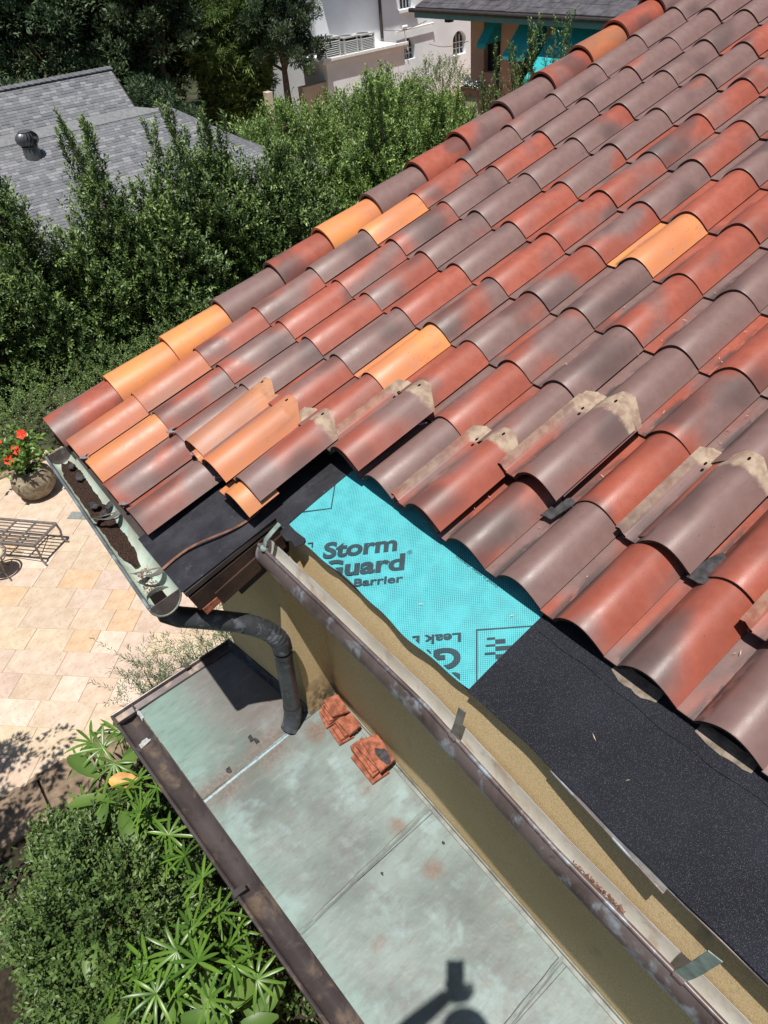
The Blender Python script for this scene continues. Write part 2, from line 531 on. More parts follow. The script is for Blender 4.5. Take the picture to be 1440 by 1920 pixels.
class MB:
    """collects shapes in world coordinates and links them as one mesh object"""

    def __init__(self):
        self.v, self.f = [], []

    def add(self, vs, fs):
        n = len(self.v)
        self.v += [tuple(p) for p in vs]
        self.f += [tuple(i + n for i in q) for q in fs]
        return self

    def box(self, a, b):
        x0, y0, z0 = a
        x1, y1, z1 = b
        return self.hexa([(x0, y0, z0), (x1, y0, z0), (x1, y1, z0), (x0, y1, z0), (x0, y0, z1), (x1, y0, z1), (x1, y1, z1), (x0, y1, z1)])

    def hexa(self, p):
        return self.add(p, [(3, 2, 1, 0), (4, 5, 6, 7), (0, 1, 5, 4), (1, 2, 6, 5), (2, 3, 7, 6), (3, 0, 4, 7)])

    def slab(self, poly, n):
        """polygon extruded by vector n"""
        n = Vector(n)
        k = len(poly)
        vs = [Vector(p) for p in poly] + [Vector(p) + n for p in poly]
        fs = [tuple(range(k))[::-1], tuple(range(k, 2 * k))] + [(i, (i + 1) % k, k + (i + 1) % k, k + i) for i in range(k)]
        return self.add(vs, fs)

    def sweep(self, prof, path, frames, caps=True):
        """closed 2-D profile [(a, b)] carried along path points with frames [(A, B)]"""
        k = len(prof)
        vs, fs = [], []
        for p, (A, B) in zip(path, frames):
            p, A, B = Vector(p), Vector(A), Vector(B)
            vs += [p + A * a + B * b for a, b in prof]
        for i in range(len(path) - 1):
            for j in range(k):
                j2 = (j + 1) % k
                fs.append((i * k + j, i * k + j2, (i + 1) * k + j2, (i + 1) * k + j))
        if caps:
            fs.append(tuple(range(k))[::-1])
            fs.append(tuple(range((len(path) - 1) * k, len(path) * k)))
        return self.add(vs, fs)

    def tube(self, path, r, n=10, caps=True):
        path = [Vector(p) for p in path]
        rs = r if isinstance(r, (list, tuple)) else [r] * len(path)
        d0 = (path[1] - path[0]).normalized()
        up = Vector((0, 0, 1)) if abs(d0.z) < .9 else Vector((1, 0, 0))
        A = d0.cross(up).normalized()
        vs, fs = [], []
        for i, p in enumerate(path):
            d = (path[min(i + 1, len(path) - 1)] - path[max(i - 1, 0)]).normalized()
            A = (A - d * A.dot(d)).normalized()
            B = d.cross(A)
            vs += [p + (A * math.cos(t) + B * math.sin(t)) * rs[i] for t in (2 * math.pi * j / n for j in range(n))]
        for i in range(len(path) - 1):
            for j in range(n):
                j2 = (j + 1) % n
                fs.append((i * n + j, i * n + j2, (i + 1) * n + j2, (i + 1) * n + j))
        if caps:
            fs += [tuple(range(n))[::-1], tuple(range((len(path) - 1) * n, len(path) * n))]
        return self.add(vs, fs)

    def lathe(self, prof, c, n=20):
        vs, fs = [], []
        c = Vector(c)
        for r, z in prof:
            vs += [c + Vector((r * math.cos(2 * math.pi * j / n), r * math.sin(2 * math.pi * j / n), z)) for j in range(n)]
        for i in range(len(prof) - 1):
            for j in range(n):
                j2 = (j + 1) % n
                fs.append((i * n + j, i * n + j2, (i + 1) * n + j2, (i + 1) * n + j))
        return self.add(vs, fs)

    def mesh(self, name, mat, smooth=False):
        me = bpy.data.meshes.new(name)
        me.from_pydata(self.v, [], self.f)
        me.materials.append(M[mat] if isinstance(mat, str) else mat)
        bm = bmesh.new()
        bm.from_mesh(me)
        bmesh.ops.recalc_face_normals(bm, faces=bm.faces)
        bm.to_mesh(me)
        bm.free()
        if smooth:
            me.polygons.foreach_set('use_smooth', [True] * len(me.polygons))
            try:
                me.set_sharp_from_angle(angle=math.radians(40))
            except Exception:
                pass
        me.update()
        return me

    def build(self, name, mat, parent=None, smooth=False, bevel=0.0):
        o = bpy.data.objects.new(name, self.mesh(name, mat, smooth))
        link(o, parent)
        if bevel:
            b = o.modifiers.new('bevel', 'BEVEL')
            b.width = bevel
            b.segments = 2
            b.limit_method = 'ANGLE'
        return o


def sub(o, parent_part):
    """make o a sub-part of a part whose own origin is the world origin"""
    o.parent = parent_part
    o.matrix_parent_inverse = Matrix.Identity(4)
    if parent_part.parent is not None:
        # the part's world matrix is the identity: its mesh is written in world coordinates
        o.matrix_parent_inverse = Matrix.Identity(4)
    return o


def fast_mesh(name, V, quads=None, tris=None, mat=None, tint=None, smooth=False):
    me = bpy.data.meshes.new(name)
    me.vertices.add(len(V))
    me.vertices.foreach_set('co', np.asarray(V, np.float32).ravel())
    F = quads if quads is not None else tris
    k = F.shape[1]
    me.loops.add(F.size)
    me.loops.foreach_set('vertex_index', F.astype(np.int32).ravel())
    me.polygons.add(len(F))
    me.polygons.foreach_set('loop_start', np.arange(0, F.size, k, dtype=np.int32))
    me.polygons.foreach_set('loop_total', np.full(len(F), k, dtype=np.int32))
    if smooth:
        me.polygons.foreach_set('use_smooth', np.ones(len(F), dtype=bool))
    if tint is not None:
        a = me.attributes.new('tint', 'FLOAT', 'POINT')
        a.data.foreach_set('value', np.asarray(tint, np.float32))
    if mat:
        me.materials.append(M[mat] if isinstance(mat, str) else mat)
    me.update(calc_edges=True)
    me.validate()
    return me


def unit(a):
    return a / np.maximum(np.linalg.norm(a, axis=-1, keepdims=True), 1e-9)


def leaves(name, P, D, L, Wd, mat, parent, tint=None, fold=.25, droop=.0):
    """two-triangle folded leaves: P base, D direction, L length, Wd width"""
    n = len(P)
    up = np.tile([0, 0, 1.0], (n, 1)) + rng.normal(0, .35, (n, 3))
    S = unit(np.cross(D, up))
    U = np.cross(S, D)
    L = np.broadcast_to(L, (n,))[:, None] * rng.uniform(.55, 1.3, (n, 1))
    Wd = np.broadcast_to(Wd, (n,))[:, None] * rng.uniform(.8, 1.2, (n, 1))
    mid = P + D * L * .5
    tip = P + D * L - U * L * droop
    V = np.stack([P, mid + S * Wd * .5 + U * Wd * fold, tip, mid - S * Wd * .5 + U * Wd * fold], 1).reshape(-1, 3)
    b = np.arange(n)[:, None] * 4
    T = np.concatenate([b + [0, 1, 2], b + [0, 2, 3]], 0)
    if tint is None:
        tint = rng.beta(1.6, 2.4, n)
    me = fast_mesh(name, V, tris=T, mat=mat, tint=np.repeat(np.clip(tint, 0, 1), 4))
    o = bpy.data.objects.new(name, me)
    link(o, parent)
    return o


# ------------------------------------------------------------------ GROUND
def structure(o):
    o['kind'] = 'structure'
    return o


g = MB().add([(-130, -60, GZ - .03), (60, -60, GZ - .03), (60, 130, GZ - .03), (-130, 130, GZ - .03)], [(0, 1, 2, 3)])
structure(g.build('ground', 'earth'))

# patio: bed of joint sand with single travertine pavers at 45 degrees to the house
patio_poly = [(-9.75, -3.6), (-4.42, -3.6), (-4.42, .25), (-4.9, 2.2), (-6.2, 4.2), (-9.6, 4.2), (-10.05, .3)]
patio = structure(MB().slab([(x, y, GZ - .02) for x, y in patio_poly], (0, 0, .018)).build('patio', 'joint'))


def in_poly(x, y, poly):
    c = False
    for i in range(len(poly)):
        x1, y1 = poly[i]
        x2, y2 = poly[i - 1]
        if (y1 > y) != (y2 > y) and x < (x2 - x1) * (y - y1) / (y2 - y1) + x1:
            c = not c
    return c


pav_mesh = {}


def paver(cx, cy, lx, ly, ang, colr):
    key = (round(lx, 2), round(ly, 2))
    if key not in pav_mesh:
        a, b, h, e = key[0] / 2 - .0018, key[1] / 2 - .0018, .012, .003
        mb = MB()
        mb.add([(-a, -b, 0), (a, -b, 0), (a, b, 0), (-a, b, 0), (-a, -b, h - e), (a, -b, h - e), (a, b, h - e), (-a, b, h - e),
                (-a + e, -b + e, h), (a - e, -b + e, h), (a - e, b - e, h), (-a + e, b - e, h)],
               [(0, 1, 5, 4), (1, 2, 6, 5), (2, 3, 7, 6), (3, 0, 4, 7), (4, 5, 9, 8), (5, 6, 10, 9), (6, 7, 11, 10), (7, 4, 8, 11), (8, 9, 10, 11)])
        pav_mesh[key] = mb.mesh('paver', 'paver')
    o = bpy.data.objects.new('paver', pav_mesh[key])
    o.location = (cx, cy, GZ - .004 + random.uniform(-.001, .001))
    o.rotation_euler = (random.uniform(-.002, .002), random.uniform(-.002, .002), ang + random.choice((0, math.pi)))
    o.color = colr
    link(o, patio)


def paver_col():
    r = random.random()
    if r < .09:
        return (1.14, 1.16, 1.19, 1)
    if r < .12:
        return (1.04, .92, .77, 1)
    b = random.uniform(.96, 1.05)
    return (b, b * random.uniform(.95, 1.01), b * random.uniform(.9, 1.0), 1)


ang45 = math.radians(45)
row = .328
npv = 0
pv = []
for j in range(-12, 22):
    s = -9.0 + random.uniform(0, .4)
    t = 2.6 + j * row
    while s < 2.5:
        ln = random.choice((.33, .48, .48, .33, .64))
        sc_, tc_ = s + ln / 2 - 3.0, t + row / 2
        x = (sc_ - tc_) * .70711
        y = (sc_ + tc_) * .70711
        s += ln
        if in_poly(x, y, patio_poly) and in_poly(x + .12, y, patio_poly) and in_poly(x - .12, y, patio_poly):
            pv.append((x, y, ln))
pv.sort(key=lambda q: (q[0] - .96) ** 2 + (q[1] + 1.2) ** 2)
for x, y, ln in pv[:300]:
    paver(x, y, ln, row, ang45, paver_col())
# stone edging along the planting bed
edge_mb = structure(MB().box((-4.42, -3.6, GZ - .1), (-4.36, -.2, GZ + .004)).build('bed_edge', 'edge_stone'))
for i in range(6):
    mb = MB().box((-4.36, -3.5 + i * .52, GZ - .05), (-3.86, -3.0 + i * .52, GZ + .03))
    o = mb.build('edging_stone', 'edge_stone', patio, bevel=.01)
MBs = MB().add([(-4.35, -4.5, GZ - .01), (.9, -4.5, GZ - .01), (.9, .6, GZ - .01), (-4.35, .6, GZ - .01)], [(0, 1, 2, 3)])
structure(MBs.build('planting_bed', 'soil'))
# kerb along the clipped hedge: single stones
for i in range(26):
    a = Vector((-9.85 + .0 * i, -3.3, GZ)) + Vector((.0, .28, 0)) * i
    if a.y > .25:
        a.x = -9.85 - .18 + (a.y - .25) * .1
    o = MB().box((a.x - .09, a.y, GZ - .05), (a.x + .03, a.y + .265, GZ + .05)).build('kerb_stone', 'edge_stone', patio, bevel=.008)

# neighbour's paving and pool far behind the hedge
structure(MB().box((-26, 9.0, GZ - .2), (-15.0, 30.0, GZ - .004)).build('pool_terrace', 'salmon_paving'))
structure(MB().box((-20.4, 11.6, GZ - .15), (-18.4, 13.6, GZ + .004)).build('pool_water', 'pool'))

# ------------------------------------------------------------------ HOUSE
house = thing('tiled_house', 'ochre stucco house under a clay barrel tile roof with part of its eave stripped', 'house', (0, 0, GZ))
YW = -.18
COPB, COPC, COPZ = -.066, .10, -1.5527


def cop(x, y, dz=0.0):
    return Vector((x, y, COPZ + COPB * x + COPC * (y - YW) + dz))


RIDGE_V = 14 * EXP
RIGHT_U = 7 * W + .02
DL, DR = -2.56, -1.10          # wing deck left and right in u
CX, CY = -1.168, -.346           # corner of the wing wall
x9 = RIGHT_U - .12
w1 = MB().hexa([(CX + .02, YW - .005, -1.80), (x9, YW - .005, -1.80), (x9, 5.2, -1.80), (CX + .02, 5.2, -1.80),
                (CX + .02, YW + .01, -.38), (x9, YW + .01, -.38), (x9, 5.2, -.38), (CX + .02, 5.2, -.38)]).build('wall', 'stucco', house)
w1['label'] = 'ochre stucco front wall under the stripped eave'
# flared stucco cornice between the wall and the eave
cv = MB()
cv.sweep([(.33, -.47), (-.01, -.47), (-.022, -.44), (-.025, -.41), (.016, -.156), (.33, -.156)], [(-1.06, -.296, 0), (.2, -.291, 0), (x9, -.300, -.02)], [((0, 1, 0), (0, 0, 1))] * 3)
cv.build('flared_cornice', 'stucco', house)
MB().hexa([(CX + .02, -.20, -.38), (x9, -.20, -.38), (x9, 4.9, -.38), (CX + .02, 4.9, -.38),
           (CX + .02, -.20, -.17), (x9, -.20, -.17), (x9, 4.9, 1.18), (CX + .02, 4.9, 1.18)]).build('wall', 'stucco', house)
wing = MB()
wing.hexa([(-1.795, -.443, GZ), (CX, CY, GZ), (CX, 3.0, GZ), (-1.795, 3.0, GZ),
           (-1.735, -.436, -.235), (CX + .035, CY, -.235), (CX + .035, 3.0, .42), (-1.79, 3.0, .42)])
wing.build('wall', 'stucco', house)['label'] = 'shaded stucco wall below the wing eave'
# storey below the copper roof
MB().box((-1.68, -.90, GZ), (x9, 9.6, -1.803)).build('wall', 'stucco', house)

# --- roof deck
T_W = -.052
deck = MB()
poly_main = [(DR, -.326), (.25, -.326), (RIGHT_U, -.39), (RIGHT_U, RIDGE_V), (DL, RIDGE_V), (DL, -.765), (DR, -.788)]
deck.slab([RT(u, v, T_W - .022) for u, v in poly_main], RT(0, 0, .021))
deck.build('roof_deck', 'soffit', house)
back = MB().slab([RT(DL, RIDGE_V, T_W), RT(RIGHT_U, RIDGE_V, T_W),
                  RT(RIGHT_U, RIDGE_V, T_W) + Vector((0, 5.2, -1.4)), RT(DL, RIDGE_V, T_W) + Vector((0, 5.2, -1.4))], (0, 0, -.06))
back.build('roof_deck', 'board', house)
# rafters and soffit boards below the wing
sf = MB().slab([RT(DL + .03, -.76, T_W - .075), RT(-1.13, -.76, T_W - .075), RT(-1.13, 3.0, T_W - .075), RT(DL + .03, 3.0, T_W - .075)], RT(0, 0, .034))
sf.build('soffit', 'soffit', house)
MB().slab([RT(-1.10, -.785, T_W - .125), RT(-1.10, -.30, T_W - .125), RT(-1.10, -.30, T_W - .037), RT(-1.10, -.785, T_W - .037)], (-.022, 0, 0)).build('rake_board', 'board', house)
MB().slab([RT(-1.092, -.70, T_W - .175), RT(-1.092, -.30, T_W - .15), RT(-1.092, -.30, T_W - .08), RT(-1.092, -.70, T_W - .10)], (-.03, 0, 0)).build('rake_board', 'board', house)
MB().slab([RT(-1.11, -.62, T_W - .22), RT(-1.11, -.30, T_W - .20), RT(-1.11, -.30, T_W - .13), RT(-1.11, -.62, T_W - .14)], (-.03, 0, 0)).build('rake_board', 'soffit', house)
MB().slab([RT(-1.096, -.775, T_W - .165), RT(-1.096, -.60, T_W - .155), RT(-1.096, -.52, T_W - .126), RT(-1.096, -.775, T_W - .126)], (-.03, 0, 0)).build('rake_board', 'shard', house)
MB().slab([RT(DL, -.788, T_W - .16), RT(DL, RIDGE_V, T_W - .16), RT(DL, RIDGE_V, T_W + .02), RT(DL, -.788, T_W + .02)], (-.025, 0, 0)).build('rake_board', 'board', house)


# --- underlayments (thin sheets with a wandering edge)
def sheet(name, mat, u0, u1, vlo, vhi, w, nu=40, nv=6, thick=.0025, wob=.004, sag=.0):
    vs, fs = [], []
    for i in range(nu + 1):
        u = u0(i / nu) if callable(u0) else u0 + (u1 - u0) * i / nu
        lo = vlo(u)
        hi = vhi(u)
        for j in range(nv + 1):
            t = j / nv
            v = lo + (hi - lo) * t
            ww = w + wob * .5 * math.sin(u * 23 + v * 9) * math.sin(v * 17 + u * 5) + (-sag * max(0, 1 - t * 5) if sag else 0)
            vs.append(RT(u, v, ww))
    k = nv + 1
    N = len(vs)
    vs2 = [p + RT(0, 0, -thick) for p in vs]
    for i in range(nu):
        for j in range(nv):
            a = i * k + j
            fs.append((a, a + k, a + k + 1, a + 1))
            fs.append((N + a, N + a + 1, N + a + k + 1, N + a + k))
    for i in range(nu):
        for j in (0, nv):
            a = i * k + j
            fs.append((a, N + a, N + a + k, a + k))
    for i in (0, nu):
        for j in range(nv):
            a = i * k + j
            fs.append((a, a + 1, N + a + 1, N + a))
    mb = MB().add(vs + vs2, fs)
    return mb.build(name, mat, house, smooth=True)


def lo_edge(u):
    return -.330 + .006 * math.sin(u * 9.3 + 1) + .003 * math.sin(u * 27)


turq = sheet('underlayment', 'turq', -1.06, .04, lo_edge, lambda u: .32, -.046, 60, 8, wob=.0, sag=.006)
turq['label'] = 'turquoise printed underlayment sheet'
gran = sheet('underlayment', 'granule', -.003, RIGHT_U - .01, lambda u: -.334 - .045 * max(0, u - .2) + .002 * math.sin(u * 7) + .001 * math.sin(u * 31), lambda u: .30, -.0425, 70, 6, wob=.003, sag=.006)
lap = sheet('underlayment', 'granule', .02, RIGHT_U - .012, lambda u: -.052 + .005 * math.sin(u * 9) + .003 * math.sin(u * 37), lambda u: .31, -.0385, 60, 4, wob=.003)
lap['label'] = 'upper lap of the black granule underlayment at the tile edge'
gran['label'] = 'black granule surfaced underlayment sheet'
blk = sheet('underlayment', 'membrane', DR - .42, -1.028, lambda u: -.335 if u > DR else -.79, lambda u: .30, -.0425, 44, 8, wob=.004)
blk['label'] = 'smooth black underlayment along the wing'
# loose flap of black membrane hanging over the eave
fl = MB()
fp = [(-1.09, -.335), (-1.02, -.318), (-.965, -.322), (-.90, -.318), (-.888, -.340), (-.915, -.365), (-.945, -.357), (-.97, -.372), (-1.02, -.366), (-1.055, -.352)]
fl.slab([RT(u, v, -.038 - max(0, -.33 - v) * .35) for u, v in fp], RT(0, 0, .003))
o = fl.build('membrane_flap', 'membrane', house)

# --- printing on the turquoise sheet
SW = -.0452


def clip_mesh(me, lo=-.324, u0=-1.03, u1=.0):
    bm = bmesh.new()
    bm.from_mesh(me)
    for co, no in (((0, lo, 0), (0, -1, 0)), ((u0, 0, 0), (-1, 0, 0)), ((u1, 0, 0), (1, 0, 0)), ((0, .3, 0), (0, 1, 0))):
        bmesh.ops.bisect_plane(bm, geom=bm.verts[:] + bm.edges[:] + bm.faces[:], plane_co=co, plane_no=no, clear_outer=True)
    bm.to_mesh(me)
    bm.free()


def put_print(me, name):
    clip_mesh(me)
    if not len(me.polygons):
        return
    me.transform(ROOFM @ Matrix.Translation((0, 0, SW + .0006)))
    me.materials.clear()
    me.materials.append(M['ink'])
    o = bpy.data.objects.new(name, me)
    COL.objects.link(o)
    sub(o, turq)


def lettering(body, org, ang, width, cap, bold=.02, shear=0.0):
    cu = bpy.data.curves.new('lettering', 'FONT')
    cu.body = body
    cu.size = 1.0
    cu.offset = bold
    cu.shear = shear
    cu.resolution_u = 6
    tmp = bpy.data.objects.new('tmp_lettering', cu)
    COL.objects.link(tmp)
    bpy.context.view_layer.update()
    dg = bpy.context.evaluated_depsgraph_get()
    me = bpy.data.meshes.new_from_object(tmp.evaluated_get(dg))
    bpy.data.objects.remove(tmp)
    co = np.array([v.co[:] for v in me.vertices])
    sx = width / (co[:, 0].max() - co[:, 0].min())
    sy = cap / .70
    x0 = co[:, 0].min()
    ca, sa = math.cos(ang), math.sin(ang)
    for v in me.vertices:
        x, y = (v.co.x - x0) * sx, v.co.y * sy
        v.co = (org[0] + ca * x - sa * y, org[1] + sa * x + ca * y, 0)
    me.name = 'lettering'
    put_print(me, 'lettering')


def rects(rs, ang, org, name='printed_mark'):
    mb = MB()
    ca, sa = math.cos(ang), math.sin(ang)
    for x0, y0, x1, y1 in rs:
        mb.add([(org[0] + ca * x - sa * y, org[1] + sa * x + ca * y, 0) for x, y in ((x0, y0), (x1, y0), (x1, y1), (x0, y1))], [(0, 1, 2, 3)])
    put_print(mb.mesh(name, 'ink'), name)


A45 = math.radians(45)
H = .70711


def st(s, t):
    return ((s - t) * H, (s + t) * H)


lettering('Storm', st(-.783, .319), A45, .286, .068, .036)
lettering('Guard', st(-.783, .233), A45, .319, .068, .036)
lettering('Leak Barrier', st(-.783, .181), A45, .317, .031, .026)
lettering('®', st(-.458, .296), A45, .020, .016, .0)
# second print, turned round
B225 = A45 + math.pi


def st2(s, t):
    return (-(s - t) * H, -(s + t) * H)


lettering('Leak Barrier', st2(.259, .036), B225, .317, .031, .026)
lettering('Guard', st2(.259, .090), B225, .319, .068, .036)
lettering('Storm', st2(.259, .176), B225, .286, .068, .036)
t_ = .005
rects([(.03, .027, .211, .027 + t_), (.211 - t_, .027 + t_, .211, .25), (.03, .027 + t_, .03 + t_, .25), (.03, .25, .211, .25 + t_)], B225, (0, 0))
# stepped mark inside the box
rects([(.150, .060, .176, .068), (.118, .068, .150, .084), (.150, .084, .180, .092), (.090, .092, .150, .108), (.150, .112, .184, .120), (.070, .120, .150, .136)], B225, (0, 0))
# the same box beside the first print and the box of a third print, higher up
rects([(-1.03, .174, -.831, .174 + t_), (-.831 - t_, .174 + t_, -.831, .398), (-1.03, .398 - t_, -.836, .398)], A45, (0, 0))
rects([(-1.03, .552, -.777, .552 + t_), (-.777 - t_, .552 + t_, -.777, .76)], A45, (0, 0))
lettering('Install in either direction', (-.187, -.004), math.pi, .20, .013, .004, .2)

# --- field tiles
BAR = [(-.193 + .193 * i / 14, .075 * math.sin(math.pi * i / 14) ** .82 if 0 < i < 14 else 0.0) for i in range(15)]


def tile_mesh(name, mat, lip, L=.446, cut=0.0):
    top = ([(-.272, .018), (-.256, .023), (-.241, .003)] if lip else [(-.2435, .0)]) + [(-.232, .0), (-.206, .0)] + BAR
    top[-1] = (0, .007)
    nP = len(top)
    # underside
    th = .0125
    bot = []
    for i, (x, z) in enumerate(top):
        xa, za = top[max(i - 1, 0)]
        xb, zb = top[min(i + 1, nP - 1)]
        t = Vector((xb - xa, zb - za)).normalized()
        bot.append((x + t.y * th, z - t.x * th))
    bot[-1] = (-.011, .001)
    bot[0] = (top[0][0], top[0][1] - th)
    ys = [0, .004, L * .5, L - .06, L]
    vs, fs = [], []
    for ly, y in enumerate(ys):
        for i, (x, z) in enumerate(top):
            yy, xx = y, x
            if cut and ly == 4:   # clipped head of the barrel and of the pan
                f_ = i / (nP - 1)
                if x > -.193:
                    q = (x + .0965) / .0965
                    yy = y - .055 * max(0, abs(q) - .30) / .70 + .012
                else:
                    yy = y + .02 - (.03 if x < -.25 else 0)
            if cut and ly == 0 and x < -.24:
                yy = y + .045 * (1 if x < -.26 else .5)
            zz = z
            if ly == 0:
                zz = z - .002
            vs.append((xx, yy, zz))
    for ly, y in enumerate(ys):
        for i, (x, z) in enumerate(bot):
            vs.append((x, vs[ly * nP + i][1] , z))
    O = len(ys) * nP
    for ly in range(len(ys) - 1):
        for i in range(nP - 1):
            a = ly * nP + i
            fs.append((a, a + 1, a + nP + 1, a + nP))
            fs.append((O + a, O + a + nP, O + a + nP + 1, O + a + 1))
        for i in (0, nP - 1):
            a = ly * nP + i
            fs.append((a, a + nP, O + a + nP, O + a))
    for ly in (0, len(ys) - 1):
        for i in range(nP - 1):
            a = ly * nP + i
            fs.append((a, a + 1, O + a + 1, O + a))
    mb = MB().add(vs, fs)
    me = mb.mesh(name, mat, smooth=True)
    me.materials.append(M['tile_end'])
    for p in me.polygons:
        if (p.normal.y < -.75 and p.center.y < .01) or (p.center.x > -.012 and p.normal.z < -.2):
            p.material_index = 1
    return me


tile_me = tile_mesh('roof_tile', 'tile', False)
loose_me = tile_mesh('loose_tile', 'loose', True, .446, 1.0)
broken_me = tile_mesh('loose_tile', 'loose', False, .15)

CODE = {'g': (.98, 0), 'r': (.06, 0), 'm': (.50, 0), 'b': (.34, 0), 'o': (.1, 1.0), 's': (.25, .36), 't': (.1, .78), 'u': (.60, .55), 'n': (.80, 0)}
ROWS = {
    -2: {-9: 's', -8: 't', -7: 'b', -6: 'm'},
    -1: {-9: 's', -8: 'm', -7: 'b', -6: 'b'},
    0: {-9: 'm', -8: 'm', -7: 'g', -6: 'b', -5: 'm', -4: 'r', -3: 'g', -2: 'n', -1: 'm', 0: 'g', 1: 'm', 2: 'm', 3: 'g', 4: 'g', 5: 'm', 6: 'r', 7: 'g'},
    1: {-9: 'm', -8: 'r', -7: 'b', -6: 'g', -5: 'o', -4: 'r', -3: 'b', -2: 'm', -1: 'm', 0: 'r', 1: 'r', 2: 'r', 3: 'r', 4: 'm'},
    2: {-9: 'n', -8: 'm', -7: 'm', -6: 'r', -5: 'm', -4: 'm', -3: 'm', -2: 'g', -1: 'g', 0: 'm', 1: 'n', 2: 'r', 3: 'm'},
    3: {-9: 'o', -8: 'b', -7: 'g', -6: 'g', -5: 'r', -4: 'm', -3: 'g', -2: 'b', -1: 'm', 0: 'r', 1: 'g'},
    4: {-9: 'm', -8: 'g', -7: 'g', -6: 'r', -5: 'm', -4: 'm', -3: 'o', -2: 'r', -1: 'g', 0: 'g', 1: 'r'},
    5: {-9: 'g', -8: 'b', -7: 'g', -6: 'm', -5: 'm', -4: 'n', -3: 'r', -2: 'r', -1: 'g'},
    6: {-9: 'g', -8: 'g', -7: 'm', -6: 'g', -5: 'm', -4: 'm', -3: 'g', -2: 'r'},
    7: {-9: 'g', -8: 'g', -7: 'g', -6: 'm', -5: 'm', -4: 'g', -3: 'r'},
    8: {-9: 'g', -8: 'm', -7: 'g', -6: 'g', -5: 'm', -4: 'r'},
    9: {-9: 'g', -8: 'g', -7: 'g', -6: 'b', -5: 'r'},
    10: {-9: 'g', -8: 'g', -7: 'g', -6: 'm'},
    11: {-9: 'g', -8: 'g', -7: 'g', -6: 'g'},
}
TILT = -.0375


def place_tile(me, name, u, v, w, code, parent, tilt=TILT, yaw=0.0, roll=0.0, seed=None):
    o = bpy.data.objects.new(name, me)
    if parent is not None:
        link(o, parent)
    else:
        COL.objects.link(o)
    loc = RT(u, v, w)
    M4 = Matrix.Translation(loc) @ Matrix.Rotation(PITCH, 4, 'X') @ Matrix.Rotation(yaw, 4, 'Z') @ Matrix.Rotation(tilt, 4, 'X') @ Matrix.Rotation(roll, 4, 'Y')
    o.matrix_basis = M4
    gq, oq = CODE[code]
    o.color = (min(1, max(0, gq + random.uniform(-.10, .10))) if oq == 0 else gq, oq, random.random() if seed is None else seed, 1)
    return o


nt = 0
for r in range(-2, 14):
    for c in range(-9, 8):
        if r < 0 and c > -6:
            continue
        code = ROWS.get(r, {}).get(c) or random.choice('ggmmrbg')
        place_tile(tile_me, 'roof_tile', c * W + random.uniform(-.0015, .0015), r * EXP + random.uniform(-.004, .004),
                   random.uniform(-.0015, .0015), code, house, yaw=random.uniform(-.006, .006))
        nt += 1

# --- rake tiles and ridge tiles
def barrel_mesh(name, r0, r1, L, th=.013, n=14, spread=math.pi * .94):
    vs, fs = [], []
    for k_, (y, r) in enumerate(((0, r0), (L * .5, (r0 + r1) / 2), (L, r1))):
        for rr in (r, r - th):
            for i in range(n + 1):
                a = math.pi / 2 - spread / 2 + spread * i / n
                vs.append((rr * math.cos(a), y, rr * math.sin(a)))
    q = n + 1
    for k_ in range(2):
        b = k_ * 2 * q
        for i in range(n):
            fs.append((b + i, b + i + 1, b + 2 * q + i + 1, b + 2 * q + i))
            fs.append((b + q + i, b + 3 * q + i, b + 3 * q + i + 1, b + q + i + 1))
        for i in (0, n):
            fs.append((b + i, b + 2 * q + i, b + 3 * q + i, b + q + i))
    for b in (0, 4 * q):
        for i in range(n):
            fs.append((b + i, b + i + 1, b + q + i + 1, b + q + i))
    return MB().add(vs, fs).mesh(name, 'tile', smooth=True)


rake_me = barrel_mesh('rake_tile', .122, .103, .43)
rv = [-.775, -.42, -.072, .272, .632, .980, 1.342, 1.696, 2.042, 2.410, 2.780, 3.125, 3.465, 3.83, 4.2, 4.56, 4.92]
rc = 'boognognbrbgmomgrg'
for k_, (v, c) in enumerate(zip(rv, 'boogbogrbgmsrgmrg')):
    o = place_tile(rake_me, 'rake_tile', -2.478, v, -.015, c, house, tilt=-.045)
    if c == 'o':
        o.color = (.1, 1.0, random.random(), 1)
o = place_tile(rake_me, 'rake_tile', -2.555, -.735, -.055, 'b', house, tilt=-.03)
for k_ in range(11):
    o = bpy.data.objects.new('ridge_tile', rake_me)
    link(o, house)
    o.matrix_basis = Matrix.Translation(RT(-2.4 + k_ * .37, RIDGE_V, .0)) @ Matrix.Rotation(-math.pi / 2, 4, 'Z')
    o.color = (random.random(), 0, random.random(), 1)

# mortar bedding showing below the first course on the right
for (u0, u1, dv) in ((.27, .42, .018), (.54, .70, .010), (.78, .95, .016)):
    pts = []
    for i in range(9):
        u = u0 + (u1 - u0) * i / 8
        pts.append((u, -.008 - dv * (1 - (2 * i / 8 - 1) ** 2) * random.uniform(.6, 1.3)))
    poly = pts + [(u1, .03), (u0, .03)]
    MB().slab([RT(u, v, -.041) for u, v in poly], RT(0, 0, .006)).build('mortar_bed', 'mortar', house)


